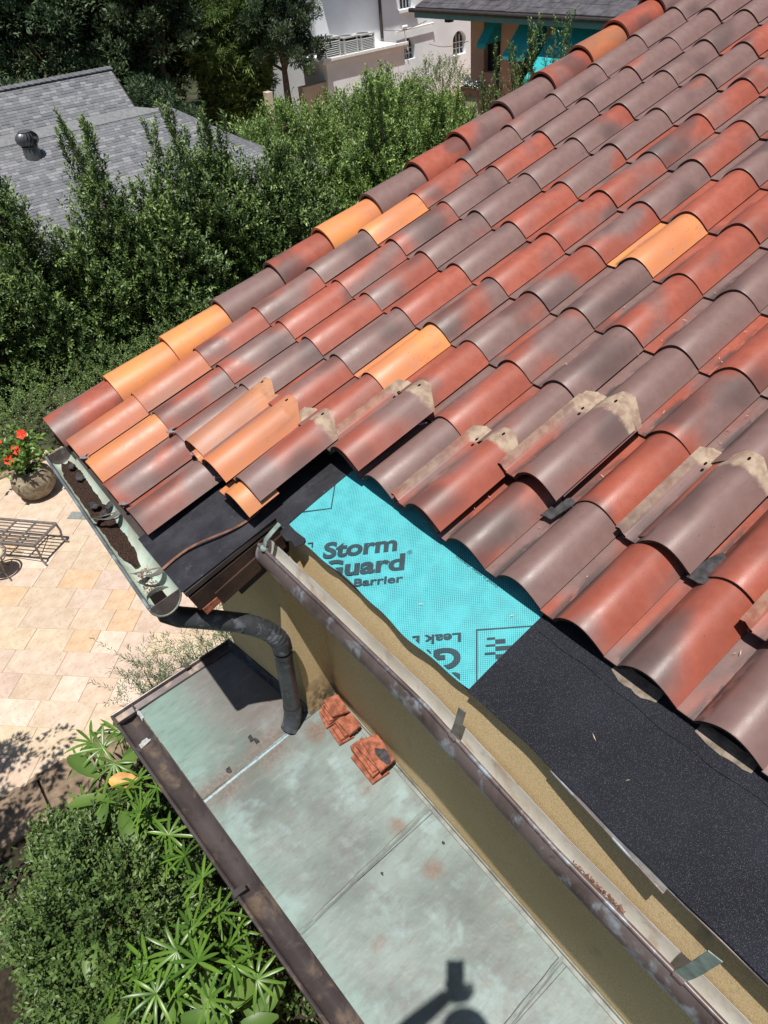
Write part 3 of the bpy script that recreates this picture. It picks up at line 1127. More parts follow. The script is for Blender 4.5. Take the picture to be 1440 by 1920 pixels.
# --- gutters
def half_round(name, pts, r, depth, parent, mat_out, mat_in, back_rise=0.0, bead=.008, n=14, bulge=False):
    """pts: lip line (front bead). The trough hangs behind it (+y)."""
    pts = [Vector(p) for p in pts]
    side = Vector((0, 1, 0))
    up = Vector((0, 0, 1))
    if bulge:
        key = [(0, 0), (-.014, -.020), (-.024, -.046), (-.025, -.074), (-.012, -.098), (.012, -.104), (.036, -.088), (.050, -.052), (.057, -.014)]
        outer = [key[0]]
        for q in range(len(key) - 1):
            p0, p1, p2, p3 = key[max(q - 1, 0)], key[q], key[q + 1], key[min(q + 2, len(key) - 1)]
            for t in (.5, 1.0):
                outer.append(tuple(.5 * (2 * p1[m_] + (p2[m_] - p0[m_]) * t + (2 * p0[m_] - 5 * p1[m_] + 4 * p2[m_] - p3[m_]) * t * t + (3 * p1[m_] - p0[m_] - 3 * p2[m_] + p3[m_]) * t ** 3) for m_ in (0, 1)))
        n = len(outer) - 1
        ctr = (.008, -.05)
        inner = []
        for q in range(n + 1):
            a_, b_ = outer[max(q - 1, 0)], outer[min(q + 1, n)]
            tx, tz = b_[0] - a_[0], b_[1] - a_[1]
            l_ = math.hypot(tx, tz)
            inner.append((outer[q][0] - tz / l_ * .0024, outer[q][1] + tx / l_ * .0024))
    else:
        outer, inner = [], []
        for i in range(n + 1):
            a = math.pi + math.pi * i / n
            x = r + r * math.cos(a)
            z = depth * math.sin(a) + back_rise * (i / n)
            outer.append((x, z))
            inner.append((x - .0024 * math.cos(a), z - .0024 * math.sin(a)))
    fr = [(side, up)] * len(pts)
    mid = [((outer[j][0] + inner[j][0]) / 2, (outer[j][1] + inner[j][1]) / 2) for j in range(n + 1)]
    k = MB()
    k.sweep(outer + mid[::-1], pts, fr)
    k.tube(pts, bead, 10)
    g_ = k.build(name, mat_out, parent, smooth=True)
    k2 = MB()
    d0, d1 = (pts[1] - pts[0]).normalized() * .002, (pts[-1] - pts[-2]).normalized() * .002
    p2 = [pts[0] + d0] + pts[1:-1] + [pts[-1] - d1]
    i2 = [(x_ + (inner[j][0] - x_) * .2, z_ + (inner[j][1] - z_) * .2) for j, (x_, z_) in enumerate(mid)]
    k2.sweep(inner + i2[::-1], p2, fr)
    sub(k2.build('gutter_lining', mat_in, None, smooth=True), g_)
    for P, d in ((pts[0], -d0), (pts[-1], d1)):
        e = MB().slab([P + side * x + up * z for x, z in outer], d * 1.5)
        sub(e.build('end_cap', 'gut_brown'), g_)
        if not bulge:
            sub(MB().tube([P + d * 1.5 + side * x + up * z for x, z in outer], .0045, 6).build('cap_rim', 'lead', None, smooth=True), g_)
    return g_


LIP = [(-1.085, -.412, -.199), (-.60, -.388, -.252), (-.135, -.371, -.293), (.424, -.380, -.363), (.811, -.382, -.380), (RIGHT_U, -.388, -.430)]


def lip(u):
    for a, b in zip(LIP, LIP[1:]):
        if a[0] <= u <= b[0]:
            return Vector(a).lerp(Vector(b), (u - a[0]) / (b[0] - a[0]))


g_r = half_round('gutter', LIP, .031, .070, house, 'gut_brown', 'gut_in', bulge=True)
g_r['label'] = 'long half round gutter below the stripped eave, brown outside and pale inside'
for u in (.83, .0):
    sub(MB().tube([lip(u - .015), lip(u + .015)], .0118, 10).build('lip_sleeve', 'gut_brown'), g_r)


def strip(path, width_vec, th=.003):
    mb = MB()
    path = [Vector(p) for p in path]
    wv = Vector(width_vec)
    fr = []
    for i, p in enumerate(path):
        d = (path[min(i + 1, len(path) - 1)] - path[max(i - 1, 0)]).normalized()
        fr.append((wv, wv.cross(d).normalized()))
    return mb.sweep([(-.5, -th / 2), (.5, -th / 2), (.5, th / 2), (-.5, th / 2)], path, fr)


for u, mat, wd, dx in ((.83, 'verd', .034, .040), (.0, 'strap', .028, .02)):
    pth = []
    A0 = Vector((u + dx, -.352 - .02 * (u > .5), -.165))
    B0 = lip(u) + Vector((0, 0, .009))
    for i in range(11):
        t = i / 10
        p = A0.lerp(B0, t)
        p.z -= .020 * math.sin(math.pi * t) * t ** .5
        pth.append(p)
    sub(strip(pth, (wd, .004, 0)).build('bracket', mat, None, smooth=True), g_r)
Lf = lip(-1.045)
sub(strip([(-1.03, -.330, -.105), (-1.03, -.37, -.125), (-1.035, -.40, -.150), Lf + Vector((0, 0, .008))], (.022, 0, 0)).build('bracket', 'verd', None, smooth=True), g_r)
sub(MB().lathe([(.001, .0), (.017, .0), (.015, .008), (.001, .009)], Lf + Vector((0, 0, .008)), 10).build('bracket_tab', 'verd'), g_r)

# drip edge below the granule sheet, in two overlapping lengths
for u0, u1, o0, o1, z0, z1 in ((.33, .715, .0, .036, -.004, -.016), (.69, RIGHT_U, .020, .052, -.012, -.010)):
    mb = MB()
    pa = [RT(u0, -.325, -.0495), RT(u1, -.325, -.0495)]
    mb.hexa([RT(u0, -.338 - o0, -.060 + z0), RT(u1, -.338 - o1, -.060 + z1), RT(u1, -.320, -.0515), RT(u0, -.320, -.0515),
             RT(u0, -.338 - o0, -.057 + z0), RT(u1, -.338 - o1, -.057 + z1), RT(u1, -.320, -.0495), RT(u0, -.320, -.0495)])
    mb.build('drip_edge', 'strap', house)
    mb = MB()
    mb.tube([RT(u0, -.339 - o0, -.060 + z0), RT(u1, -.339 - o1, -.060 + z1)], .0045, 8)
    mb.build('drip_edge', 'gut_brown', house, smooth=True)

# wing gutter
g_w = half_round('gutter', [(-2.46, -.838, -.272), (-1.155, -.878, -.285)], .067, .082, house, 'gut_left', 'gut_green', back_rise=.02, bead=.007)
g_w['label'] = 'short half round gutter on the wing eave, verdigris inside and half full of silt'
ring = []
cxo = Vector((-1.235, -.810, -.357))
hole = MB()
hole.lathe([(.050, .0), (.054, .0), (.054, .034), (.050, .034), (.050, .0)], cxo, 24)
sub(hole.build('outlet_collar', 'lead', None, smooth=True), g_w)
sub(MB().lathe([(.0, .012), (.050, .012)], cxo, 24).build('outlet', 'hole'), g_w)
for x in (-1.80, -1.33):
    for q, (bow, mt) in enumerate(((.03, 'strap'), (-.035, 'strap'))):
        pth = []
        ya, yb = -.852, -.735
        for i in range(13):
            t = i / 12
            pth.append((x + 1.3 * bow * math.sin(math.pi * t) + .05 * (t - .5), ya + (yb - ya) * t, -.262 - .036 * math.sin(math.pi * t) * (1 if q else .0)))
        sub(strip(pth, (.040 if q == 0 else .030, .012, .014), .002).build('bracket', mt, None, smooth=True), g_w)

# lower gutter round the copper roof: a moulded trough on two sides
def low_profile(flip=1):
    return [(0, 0), (.012, .0), (.014, -.018), (.035, -.044), (.075, -.052), (.105, -.030), (.118, .012), (.122, .012), (.110, -.036), (.078, -.058), (.030, -.050), (.004, -.022), (-.004, -.022)]


EL = -1.805
lowx1 = RIGHT_U - .1


def ye(x):
    return -1.03 + .047 * (x + 1.80)


def yl(x):
    return -1.16 + .0527 * (x + 1.895)


gx = [EL - .085, lowx1]
mb = MB()
mb.sweep(low_profile(), [cop(x, yl(x), -.012) for x in gx], [((0, 1, 0), (0, 0, 1))] * 2)
mb.tube([cop(x, yl(x) + .004, -.014) for x in gx], .0075, 8)
g_l = mb.build('gutter', 'gut_low', house, smooth=True)
g_l['label'] = 'dark brown gutter along the low edge of the copper roof'
# return along the left edge
mb = MB()
sA, sB = cop(EL - .085, yl(EL), -.008), cop(EL - .052, -.43, -.004)
mb.sweep([(0, 0), (.010, 0), (.013, -.018), (.05, -.030), (.070, -.012), (.074, .006), (.078, .006), (.074, -.018), (.05, -.037), (.006, -.025), (-.003, -.020)],
         [sA, sB], [((1, 0, 0), (0, 0, 1))] * 2)
mb.tube([sA + Vector((.003, 0, 0)), sB + Vector((.003, 0, -.002))], .006, 8)
g_s = mb.build('gutter', 'gut_low', house, smooth=True)
g_s['label'] = 'short brown trim gutter on the left edge of the copper roof'
for (x, y, sx, sy, dz, p) in ((EL + .02, ye(EL) - .005, .045, .012, -.003, g_l), (EL + .15, ye(EL) - .060, .018, .058, -.060, g_l)):
    m2 = MB()
    poly = []
    for i in range(14):
        a = 2 * math.pi * i / 14
        rr = random.uniform(.45, 1.4)
        poly.append(cop(x + sx * rr * math.cos(a), y + sy * rr * math.sin(a), dz))
    sub(m2.slab(poly, (0, 0, .002)).build('solder_patch', 'solder'), p)
for x in (-.667, .25):
    sub(strip([cop(x, yl(x) - .015, -.030), cop(x, yl(x) - .008, .004), cop(x, yl(x) + .02, .006), cop(x, yl(x) + .05, .0)], (.030, 0, 0), .004).build('bracket', 'gut_low', None, smooth=True), g_l)
sub(strip([cop(EL - .075, -.70, -.02), cop(EL - .07, -.70, .006), cop(EL - .04, -.70, .006)], (0, .03, 0), .004).build('bracket', 'gut_low', None, smooth=True), g_s)

# --- copper roof: sheets between soldered seams
seams = [-1.14, -.35, .452, 1.25]
xs = [EL] + seams + [lowx1]
copper_root = MB()
copper_root.slab([cop(EL + .01, ye(EL) + .01, -.045), cop(lowx1, ye(lowx1) + .01, -.045), cop(lowx1, YW + .02, -.045), cop(EL + .01, YW + .02, -.045)], (0, 0, .03))
cr = copper_root.build('copper_roof', 'gut_low', house)


def top_y(x):
    """where the sheet meets the wing wall or the main wall"""
    if x < CX - .002:
        return CY + (x - CX) * .155 - .002
    return YW - .004


for i in range(len(xs) - 1):
    a, b = xs[i] + .0015, xs[i + 1] - .0015
    mb = MB()
    nx, ny = 16, 10
    vs, fs = [], []
    xg = [a + (b - a) * ix / nx for ix in range(nx + 1)]
    for x in xg:
        for iy in range(ny + 1):
            y = ye(x) + (top_y(x) - ye(x)) * iy / ny
            dz = .0025 * math.sin(x * 9 + y * 7 + i) * math.sin(y * 11 + i * 2)
            if i == 0:      # shallow cross-fall towards the corner
                dz += -.012 * max(0, (-1.45 - x) / .4)
            vs.append(cop(x, y, dz))
    for ix in range(nx):
        for iy in range(ny):
            q = ix * (ny + 1) + iy
            fs.append((q, q + ny + 1, q + ny + 2, q + 1))
    mb.add(vs, fs)
    sub(mb.build('copper_sheet', 'copper', None, smooth=True), cr)
for s_i, s in enumerate(seams):
    top = -.47 if s_i == 0 else YW - .012
    mb = MB()
    P = []
    for i in range(13):
        t = i / 12
        P.append(cop(s + .0015 * math.sin(i * 2.1) + (-.03 * t if s_i else 0), ye(s) + .002 + (top - ye(s)) * t, .001))
    hw_ = .005 if s_i == 0 else .013
    mb.sweep([(-hw_, -.001), (hw_, -.001), (hw_ * .55, .008), (-hw_ * .55, .008)], P, [((1, 0, 0), (0, 0, 1))] * 13)
    sub(mb.build('seam', 'copper', None), cr)
    if s_i:
        sub(MB().sweep([(-.0045, .006), (.0045, .006), (.003, .0095), (-.003, .0095)], P, [((1, 0, 0), (0, 0, 1))] * 13).build('seam_solder', 'lead'), cr)
# flashing along the wall foot
mb = MB()
mb.sweep([(0, -.002), (-.022, -.002), (-.022, .005), (-.007, .010), (-.005, .026), (0, .026)], [cop(CX, YW - .006), cop(lowx1, YW - .006)], [((0, 1, 0), (0, 0, 1))] * 2)
sub(mb.build('flashing', 'lead', None), cr)
mb = MB()
mb.sweep([(-.004, -.002), (.022, -.002), (.020, .010), (.004, .055), (-.004, .055)], [cop(CX - .001, CY - .006), cop(CX - .001, YW - .04)], [((1, 0, 0), (0, 0, 1))] * 2)
sub(mb.build('flashing', 'lead', None), cr)
mb = MB()
mb.sweep([(0, -.002), (-.02, -.002), (-.016, .016), (-.004, .075), (0, .075)], [cop(-1.793, -.447), cop(CX - .004, CY - .006)], [((0, 1, 0), (0, 0, 1))] * 2)
sub(mb.build('flashing', 'pipe', None), cr)
sub(MB().slab([cop(CX - .01, -.20), cop(CX + .045, -.185), cop(CX + .05, -.165), cop(CX, -.162)], (0, 0, .06)).build('flashing', 'mortar', None), cr)

# --- downspout
ds = MB()
ds.tube([(-1.235, -.810, -.36), (-1.235, -.808, -.43), (-1.222, -.77, -.470), (-1.20, -.70, -.515), (-1.13, -.53, -.62)], [.043, .043, .044, .044, .043], 20, caps=False)
ds.tube([(-1.078, -.43, -.81), (-1.115, -.43, -1.08), (-1.148, -.43, -1.34)], [.042, .042, .043], 20, caps=False)
dspt = ds.build('downspout', 'pipe', house, smooth=True)


def elbow(pts, r, pleats):
    P, Rr = [], []
    pts = [Vector(p) for p in pts]
    for i in range(len(pts) * 4 - 3):
        t = i / 4
        a, b = pts[int(t)], pts[min(int(t) + 1, len(pts) - 1)]
        P.append(a.lerp(b, t - int(t)))
        f_ = i / (len(pts) * 4 - 4)
        Rr.append(r * (1.0 + (pleats if i % 2 == 1 and .32 < f_ < .78 else 0)))
    return MB().tube(P, Rr, 20, caps=False)


def arc(p0, p1, p2, n):
    p0, p1, p2 = Vector(p0), Vector(p1), Vector(p2)
    return [(1 - t) ** 2 * p0 + 2 * t * (1 - t) * p1 + t * t * p2 for t in (i / n for i in range(n + 1))]


sub(elbow(arc((-1.135, -.545, -.612), (-1.066, -.422, -.70), (-1.080, -.43, -.825), 6), .0455, -.055).build('elbow', 'pipe', None, smooth=False), dspt)
sub(elbow(arc((-1.146, -.43, -1.32), (-1.160, -.43, -1.42), (-1.155, -.455, -1.47), 5), .0455, -.05).build('elbow', 'pipe', None, smooth=False), dspt)
sub(MB().tube([(-1.156, -.452, -1.465), (-1.148, -.482, -1.497)], .0435, 20, caps=False).build('outlet_shoe', 'pipe', None, smooth=True), dspt)
sub(MB().tube([(-1.080, -.43, -.835), (-1.084, -.43, -.865)], .0455, 20, caps=False).build('joint_band', 'pipe', None, smooth=True), dspt)

# ------------------------------------------------------------------ LOOSE THINGS ON THE ROOF
def loose(u, v, w, code, label, tilt=-.02, yaw=0.0, roll=0.0, grp='tiles lifted off and laid on the roof', seed=None, me=None):
    o = place_tile(me or loose_me, 'loose_tile', u, v, w, code, None, tilt, yaw, roll, seed)
    tag(o, label, 'roof tile', grp)
    if me:
        return o
    for hx, hy in ((-.097, .425), (-.222, .395), (-.214, .365)):
        m_ = MB()
        zz = .0755 if hx > -.15 else .0005
        m_.lathe([(0, .0012), (.0055, .0012), (.0058, -.004)], (0, 0, 0), 8)
        h_ = bpy.data.objects.new('nail_hole', m_.mesh('nail_hole', 'hole'))
        COL.objects.link(h_)
        h_.parent = o
        h_.location = (hx, hy, zz)
        h_.scale = (.8, 1.5, 1)
    return o


loose(-1.525, -.368, .055, 'u', 'loose faded orange tile, left one of the clay pair on the wing', yaw=.075, tilt=-.03, roll=-.10)
loose(-1.318, -.384, .062, 't', 'loose bright orange tile with a white scuff, resting on the wing', yaw=.05, tilt=-.045, roll=.04)
loose(-1.108, -.348, .060, 'm', 'loose brown tile with clipped head resting on an orange tile', yaw=.02, tilt=-.02, seed=.31)
loose(-1.108, -.417, .030, 't', 'broken end of an orange tile sticking out below the brown one', me=broken_me, yaw=.02, tilt=-.02)
loose(-.903, -.006, .052, 'm', 'loose red brown tile above the corner of the turquoise sheet', tilt=-.03, seed=.64)
loose(-.445, -.004, .036, 'm', 'loose tile with black grime in its channel, midway along the turquoise sheet', tilt=-.03, seed=.12)
loose(-.205, .315, .062, 'm', 'upper loose red tile of the double stack on the second course', tilt=-.03, seed=.45)
loose(-.205, .352, .047, 'n', 'lower tile of the double stack, only its pale head showing', tilt=-.03)
loose(.270, .352, .030, 'g', 'loose grey tile with a cream head beside the right frame edge', tilt=-.03, seed=.83)
loose(.735, .285, .055, 'r', 'loose red tile cut off by the right edge of the photo', tilt=-.03)


def ragged(name, mat, pts, w, th, label, cat, grp=None):
    poly = []
    n = len(pts)
    for i in range(n):
        a, b = Vector(pts[i]), Vector(pts[(i + 1) % n])
        poly.append(a)
        for q in (.33, .66):
            m_ = a.lerp(b, q)
            poly.append(m_ + Vector((random.uniform(-1, 1), random.uniform(-1, 1))) * .004)
    o = MB().slab([RT(p.x, p.y, w + random.uniform(0, .004)) for p in poly], RT(0, 0, th)).build(name, mat)
    return tag(o, label, cat, grp)


ragged('felt_scrap', 'scrap', [(-.235, .262), (-.195, .270), (-.176, .372), (-.205, .378), (-.232, .32)], .016, .006,
       'torn black felt scrap lying below the double tile stack', 'felt scrap', 'torn scraps of felt on the tiles')
ragged('felt_scrap', 'scrap', [(.262, .345), (.318, .352), (.322, .462), (.290, .478), (.268, .42)], .020, .006,
       'torn black felt scrap beside the grey loose tile, nearer the right edge', 'felt scrap', 'torn scraps of felt on the tiles')

# copper ribbon curling over the wing membrane
pth = []
for i in range(15):
    t = i / 14
    u = -1.20 + .0 * t - .085 * t + .02 * math.sin(t * 6)
    v = -.36 - .43 * t
    w_ = -.036 + .016 * math.sin(math.pi * t) ** 2
    pth.append(RT(u + .02, v, w_))
o = strip(pth, (.016, .004, .004), .0015).build('copper_ribbon', 'ribbon', None, smooth=True)
tag(o, 'curled copper ribbon lying over the black membrane of the wing', 'metal strip')

# grey clips poking out between the wing tiles
for u, v, lab in ((-2.165, -.735, 'bent grey clip beside the lowest rake tile'), (-1.915, -.37, 'bent grey clip above the bright orange eave tile'), (-1.675, -.372, 'bent grey clip one course above the wing eave, left of the loose orange pair'),
                  (-1.455, -.372, 'bent grey clip poking out under the loose orange pair'), (-1.70, -.735, 'bent grey clip at the wing eave above the gutter bracket'), (-.945, .33, 'small grey clip lying at the foot of the single orange field tile')):
    pth = [RT(u - .01, v + .02, .012), RT(u, v - .005, .022), RT(u + .016, v - .012, .026), RT(u + .034, v + .006, .020)]
    o = strip(pth, (.006, .026, .0), .003).build('tile_clip', 'clip')
    tag(o, lab, 'clip', 'grey clips between the tiles')

# silt and leaves in the wing gutter
def silt(x0, x1, wid0, wid1, name, label):
    vs, fs = [], []
    nx, ny = 46, 9
    for i in range(nx + 1):
        t = i / nx
        x = x0 + (x1 - x0) * t
        wd = wid0 + (wid1 - wid0) * t
        wd *= 1 + .12 * math.sin(i * 1.1) + .05 * math.sin(i * 2.7)
        env = min(1, t * 9, (1 - t) * 7)
        for j in range(ny + 1):
            s = j / ny * 2 - 1
            yc = -.770 - .036 * t
            z = -.324 - .010 * t + (.020 * (1 - s * s) - .006) * env + random.uniform(-.004, .004) + .012 * abs(s) - .01
            vs.append((x, yc + s * wd * (.35 + .65 * env), z))
    for i in range(nx):
        for j in range(ny):
            q = i * (ny + 1) + j
            fs.append((q, q + ny + 1, q + ny + 2, q + 1))
    o = MB().add(vs, fs).build(name, 'debris', None, smooth=True)
    return tag(o, label, 'silt', None, 'stuff')


silt(-2.43, -1.47, .049, .036, 'gutter_silt', 'dark silt lying along the bottom of the wing gutter')
for x, y, s, lab in ((-1.90, -.745, .034, 'crumpled black felt flake beside the far gutter bracket, nearest the tiles'), (-1.95, -.795, .034, 'crumpled black felt flake beside the far gutter bracket, nearest the gutter lip'),
                     (-1.86, -.785, .026, 'small black felt flake touching the far gutter bracket'), (-2.22, -.765, .030, 'black felt flake on the silt near the far end of the wing gutter'), (-2.33, -.765, .028, 'black felt flake at the very far end of the wing gutter')):
    P = []
    for i in range(9):
        a = 2 * math.pi * i / 9
        rr = s * random.uniform(.7, 1.2)
        P.append((x + rr * math.cos(a), y + rr * .7 * math.sin(a), -.302 + random.uniform(-.008, .012)))
    o = MB().slab(P, (0, 0, .004)).build('torn_felt_flake', 'scrap')
    tag(o, lab, 'felt flake', 'felt flakes in the wing gutter')
# crumbs near the outlet and pine straw in the long gutter
P = np.c_[rng.uniform(-1.45, -1.29, 160), rng.uniform(-.85, -.77, 160), np.full(160, -.345)]
P[:, 2] = -.352 + 6.5 * (P[:, 1] + .812) ** 2 + .002
ang = rng.uniform(0, 6.3, 160)
o = leaves('leaf_crumbs', P, np.c_[np.cos(ang), np.sin(ang), rng.uniform(0, .3, 160)], .010, .007, 'ribbon', None)
tag(o, 'scattered leaf crumbs round the outlet of the wing gutter', 'crumbs', None, 'stuff')
n_s = 260
t_s = rng.uniform(0, 1, n_s)
P = np.c_[.47 + .17 * t_s, -.347 + rng.normal(0, .007, n_s), np.zeros(n_s)]
P[:, 2] = -.440 + rng.uniform(0, .012, n_s)
ang = rng.uniform(0, 6.3, n_s)
o = leaves('pine_straw', P, np.c_[np.cos(ang), np.sin(ang), rng.uniform(-.2, .5, n_s)], M['straw_dark'] and .016, .004, 'straw_dark', None)
tag(o, 'clump of dry brown straw in the long gutter', 'straw', None, 'stuff')
# bits of straw lying about on tiles and membrane
n_s = 60
uu = rng.uniform(-.5, 1.25, n_s)
vv = rng.uniform(-.28, 1.6, n_s)
P = np.array([RT(a, b, (-.038 if b < -.03 else .004))[:] for a, b in zip(uu, vv)])
uu2 = np.where(vv > -.03, np.round(uu / W) * W - .22 + rng.uniform(-.01, .02, n_s), uu)
P[:, 0] = uu2
ang = rng.uniform(0, 6.3, n_s)
D = np.array([RT(math.cos(a), math.sin(a), .05)[:] for a in ang])
o = leaves('straw_bits', P, unit(D), .020, .0022, 'straw', None)
tag(o, 'short straw bits scattered over the tiles and black sheet', 'straw', None, 'stuff')

# --- broken clay pieces stacked on the copper roof
def shard(cx, cy, lz, lx, ly, ang, label, grp):
    a, b = lx / 2, ly / 2
    P = []
    for (x, y) in ((-a, -b), (a * random.uniform(.85, 1), -b), (a, b), (-a * random.uniform(.8, 1), b), (-a, -b * .1)):
        x += random.uniform(-.010, .010)
        y += random.uniform(-.008, .008)
        P.append(cop(cx + x * math.cos(ang) - y * math.sin(ang), cy + x * math.sin(ang) + y * math.cos(ang), lz))
    o = MB().slab(P, (.0, random.uniform(-.001, .001), .0150)).build('clay_shard', 'shard', None, bevel=.0015)
    return tag(o, label, 'clay shard', grp)


G1, G2 = 'broken clay pieces in the stack by the leader', 'broken clay pieces in the stack away from the leader'
for i in range(5):
    shard(-1.068 + .005 * i, -.285 + .011 * i, .004 + .0155 * i, .105, .078, -.12 + random.uniform(-.08, .08),
          ('bottom', 'second', 'third', 'fourth', 'top left')[i] + ' clay shard of the stack nearest the downspout', G1)
for i in range(4):
    shard(-.948 + .004 * i, -.290 + .014 * i, .004 + .0155 * i, .105, .078, -.10 + random.uniform(-.08, .08),
          ('bottom', 'second', 'third', 'top')[i] + ' clay shard in the right half of the stack by the downspout', G1)
for i in range(6):
    shard(-.765 + .012 * i + (.05 if i == 0 else 0), -.285 + .010 * i, .004 + .0155 * i, .19 - .004 * i, .090, -.04 + random.uniform(-.06, .06),
          ('bottom', 'second', 'third', 'fourth', 'fifth', 'top')[i] + ' clay shard of the stack carrying the tar patch', G2)
P = []
for i in range(13):
    a = 2 * math.pi * i / 13
    rr = random.uniform(.8, 1.2)
    P.append(cop(-.670 + .048 * rr * math.cos(a), -.235 + .026 * rr * math.sin(a), .0985))
tag(MB().slab(P, (0, 0, .005)).build('tar_patch', 'scrap'), 'black tar patch on the top clay shard of the second stack', 'tar')
for x, y, lab in ((-1.248, -.655, 'black tar flake on the copper roof, the larger one left of the pale seam'), (-1.215, -.64, 'black tar crumb touching the larger flake left of the pale seam'), (-1.177, -.825, 'black tar flake on the copper roof halfway down the pale seam'),
                  (-.30, -.55, 'tiny black flake in the middle of the second copper bay'), (-.22, -.26, 'tiny black flake on the copper roof close to the wall flashing')):
    P = []
    for i in range(8):
        a = 2 * math.pi * i / 8
        rr = random.uniform(.5, 1.3) * (.014 if x < -.9 else .006)
        P.append(cop(x + 1.5 * rr * math.cos(a), y + rr * math.sin(a), .004))
    tag(MB().slab(P, (0, 0, .003)).build('tar_flake', 'scrap'), lab, 'flake', 'tar flakes on the copper roof')

# ------------------------------------------------------------------ PATIO FURNITURE
pot = MB().lathe([(.0, .0), (.14, .0), (.20, .04), (.28, .14), (.305, .25), (.28, .36), (.20, .44), (.16, .462), (.135, .455), (.13, .42), (.0, .40)], (-9.02, -.40, GZ + .012), 28).build('planter_pot', 'pot', None, smooth=True)
tag(pot, 'round weathered stone pot holding a red flowering plant by the hedge', 'planter')
sub(MB().lathe([(.0, .412), (.131, .412)], (-9.02, -.40, GZ + .012), 16).build('potting_soil', 'soil'), pot)

# wrought iron ottoman frame with slats
ot = thing('ottoman_frame', 'low wrought iron ottoman frame without its cushion', 'patio seat', (-8.2, -.8, GZ))
C0 = [Vector(p) for p in ((-8.72, -1.06, -4.25), (-8.23, -.56, -4.25), (-7.62, -.48 - .02, -4.25), (-7.40, -.92, -4.25), (-7.92, -1.45, -4.25))]
q0, q1, q2, q3 = Vector((-8.24, -.53, -4.25)), Vector((-7.55, -.56, -4.25)) , Vector((-7.42, -1.00, -4.25)), Vector((-8.4, -1.35, -4.25))
A_ = Vector((-7.66, -.50, -4.25))      # right back corner
B_ = Vector((-7.42, -.86, -4.25))      # right front corner
X_ = Vector((-.72, -.60, 0))           # towards the left of the picture
q = [A_, B_, B_ + X_ * 1.25, A_ + X_ * 1.25]
fr = MB()
for i in range(4):
    fr.tube([q[i], q[(i + 1) % 4]], .019, 8)
fr.build('frame', 'iron', ot, smooth=True)
for i in range(1, 4):
    t = i / 4
    MB().tube([q[0].lerp(q[3], t), q[1].lerp(q[2], t)], .014, 6).build('cross_bar', 'iron', ot)
for i in range(1, 7):
    t = i / 7
    MB().tube([q[0].lerp(q[1], t), q[3].lerp(q[2], t)], .0095, 6).build('slat', 'iron', ot)
for p in q:
    out = (p - (q[0] + q[2]) / 2).normalized() * .05
    lg = MB().tube([p, p + Vector((0, 0, -.12)) + out * .3, p + Vector((0, 0, -.27)) - out * .2, p + Vector((0, 0, -.335)) + out], .015, 7)
    lg.build('leg', 'iron', ot, smooth=True)
MB().tube([q[0] + Vector((0, 0, -.2)), (q[0] + q[1]) / 2 + Vector((0, 0, -.08)), q[1] + Vector((0, 0, -.2))], .006, 6).build('scroll', 'iron', ot)
MB().tube([q[2] + Vector((0, 0, -.2)), (q[2] + q[1]) / 2 + Vector((0, 0, -.08)), q[1] + Vector((0, 0, -.2))], .006, 6).build('scroll', 'iron', ot)

stl = thing('round_stool', 'small round wrought iron stool with a cream seat', 'stool', (-7.62, -1.34, GZ))
cs = Vector((-7.60, -1.36, -4.22))
MB().lathe([(.0, .012), (.15, .012), (.16, .0), (.0, -.004)], cs, 22).build('seat', 'seat', stl, smooth=True)
MB().tube([cs + Vector((.19 * math.cos(a), .19 * math.sin(a), .014)) for a in [2 * math.pi * i / 24 for i in range(25)]], .013, 6).build('seat_ring', 'iron', stl, smooth=True)
MB().tube([cs + Vector((.17 * math.cos(a), .17 * math.sin(a), -.05)) for a in [2 * math.pi * i / 24 for i in range(25)]], .008, 6).build('seat_ring', 'iron', stl, smooth=True)
for k_ in range(3):
    a = .35 + k_ * 2 * math.pi / 3
    e = Vector((math.cos(a), math.sin(a), 0))
    MB().tube([cs + e * .18, cs + e * .16 + Vector((0, 0, -.13)), cs + e * .13 + Vector((0, 0, -.25)), cs + e * .20 + Vector((0, 0, -.365))], .010, 7).build('leg', 'iron', stl, smooth=True)
MB().tube([cs + Vector((.10 * math.cos(a), .10 * math.sin(a), -.24)) for a in [2 * math.pi * i / 20 for i in range(21)]], .006, 6).build('foot_ring', 'iron', stl, smooth=True)

dr = MB()
d0 = Vector((-8.24, -.19, GZ + .012))
dx_, dy_ = Vector((.42, .40, 0)), Vector((.10, -.11, 0))
dr.slab([d0, d0 + dx_, d0 + dx_ + dy_, d0 + dy_], (0, 0, .008))
o = tag(dr.build('floor_drain', 'drain'), 'grey rectangular metal drain cover let into the travertine patio', 'drain cover')
for t in (.33, .66):
    p = d0 + dx_ * t + Vector((0, 0, .0082))
    MB().slab([p, p + dx_ * .008, p + dx_ * .008 + dy_, p + dy_], (0, 0, .001)).build('joint_line', 'hole', o)

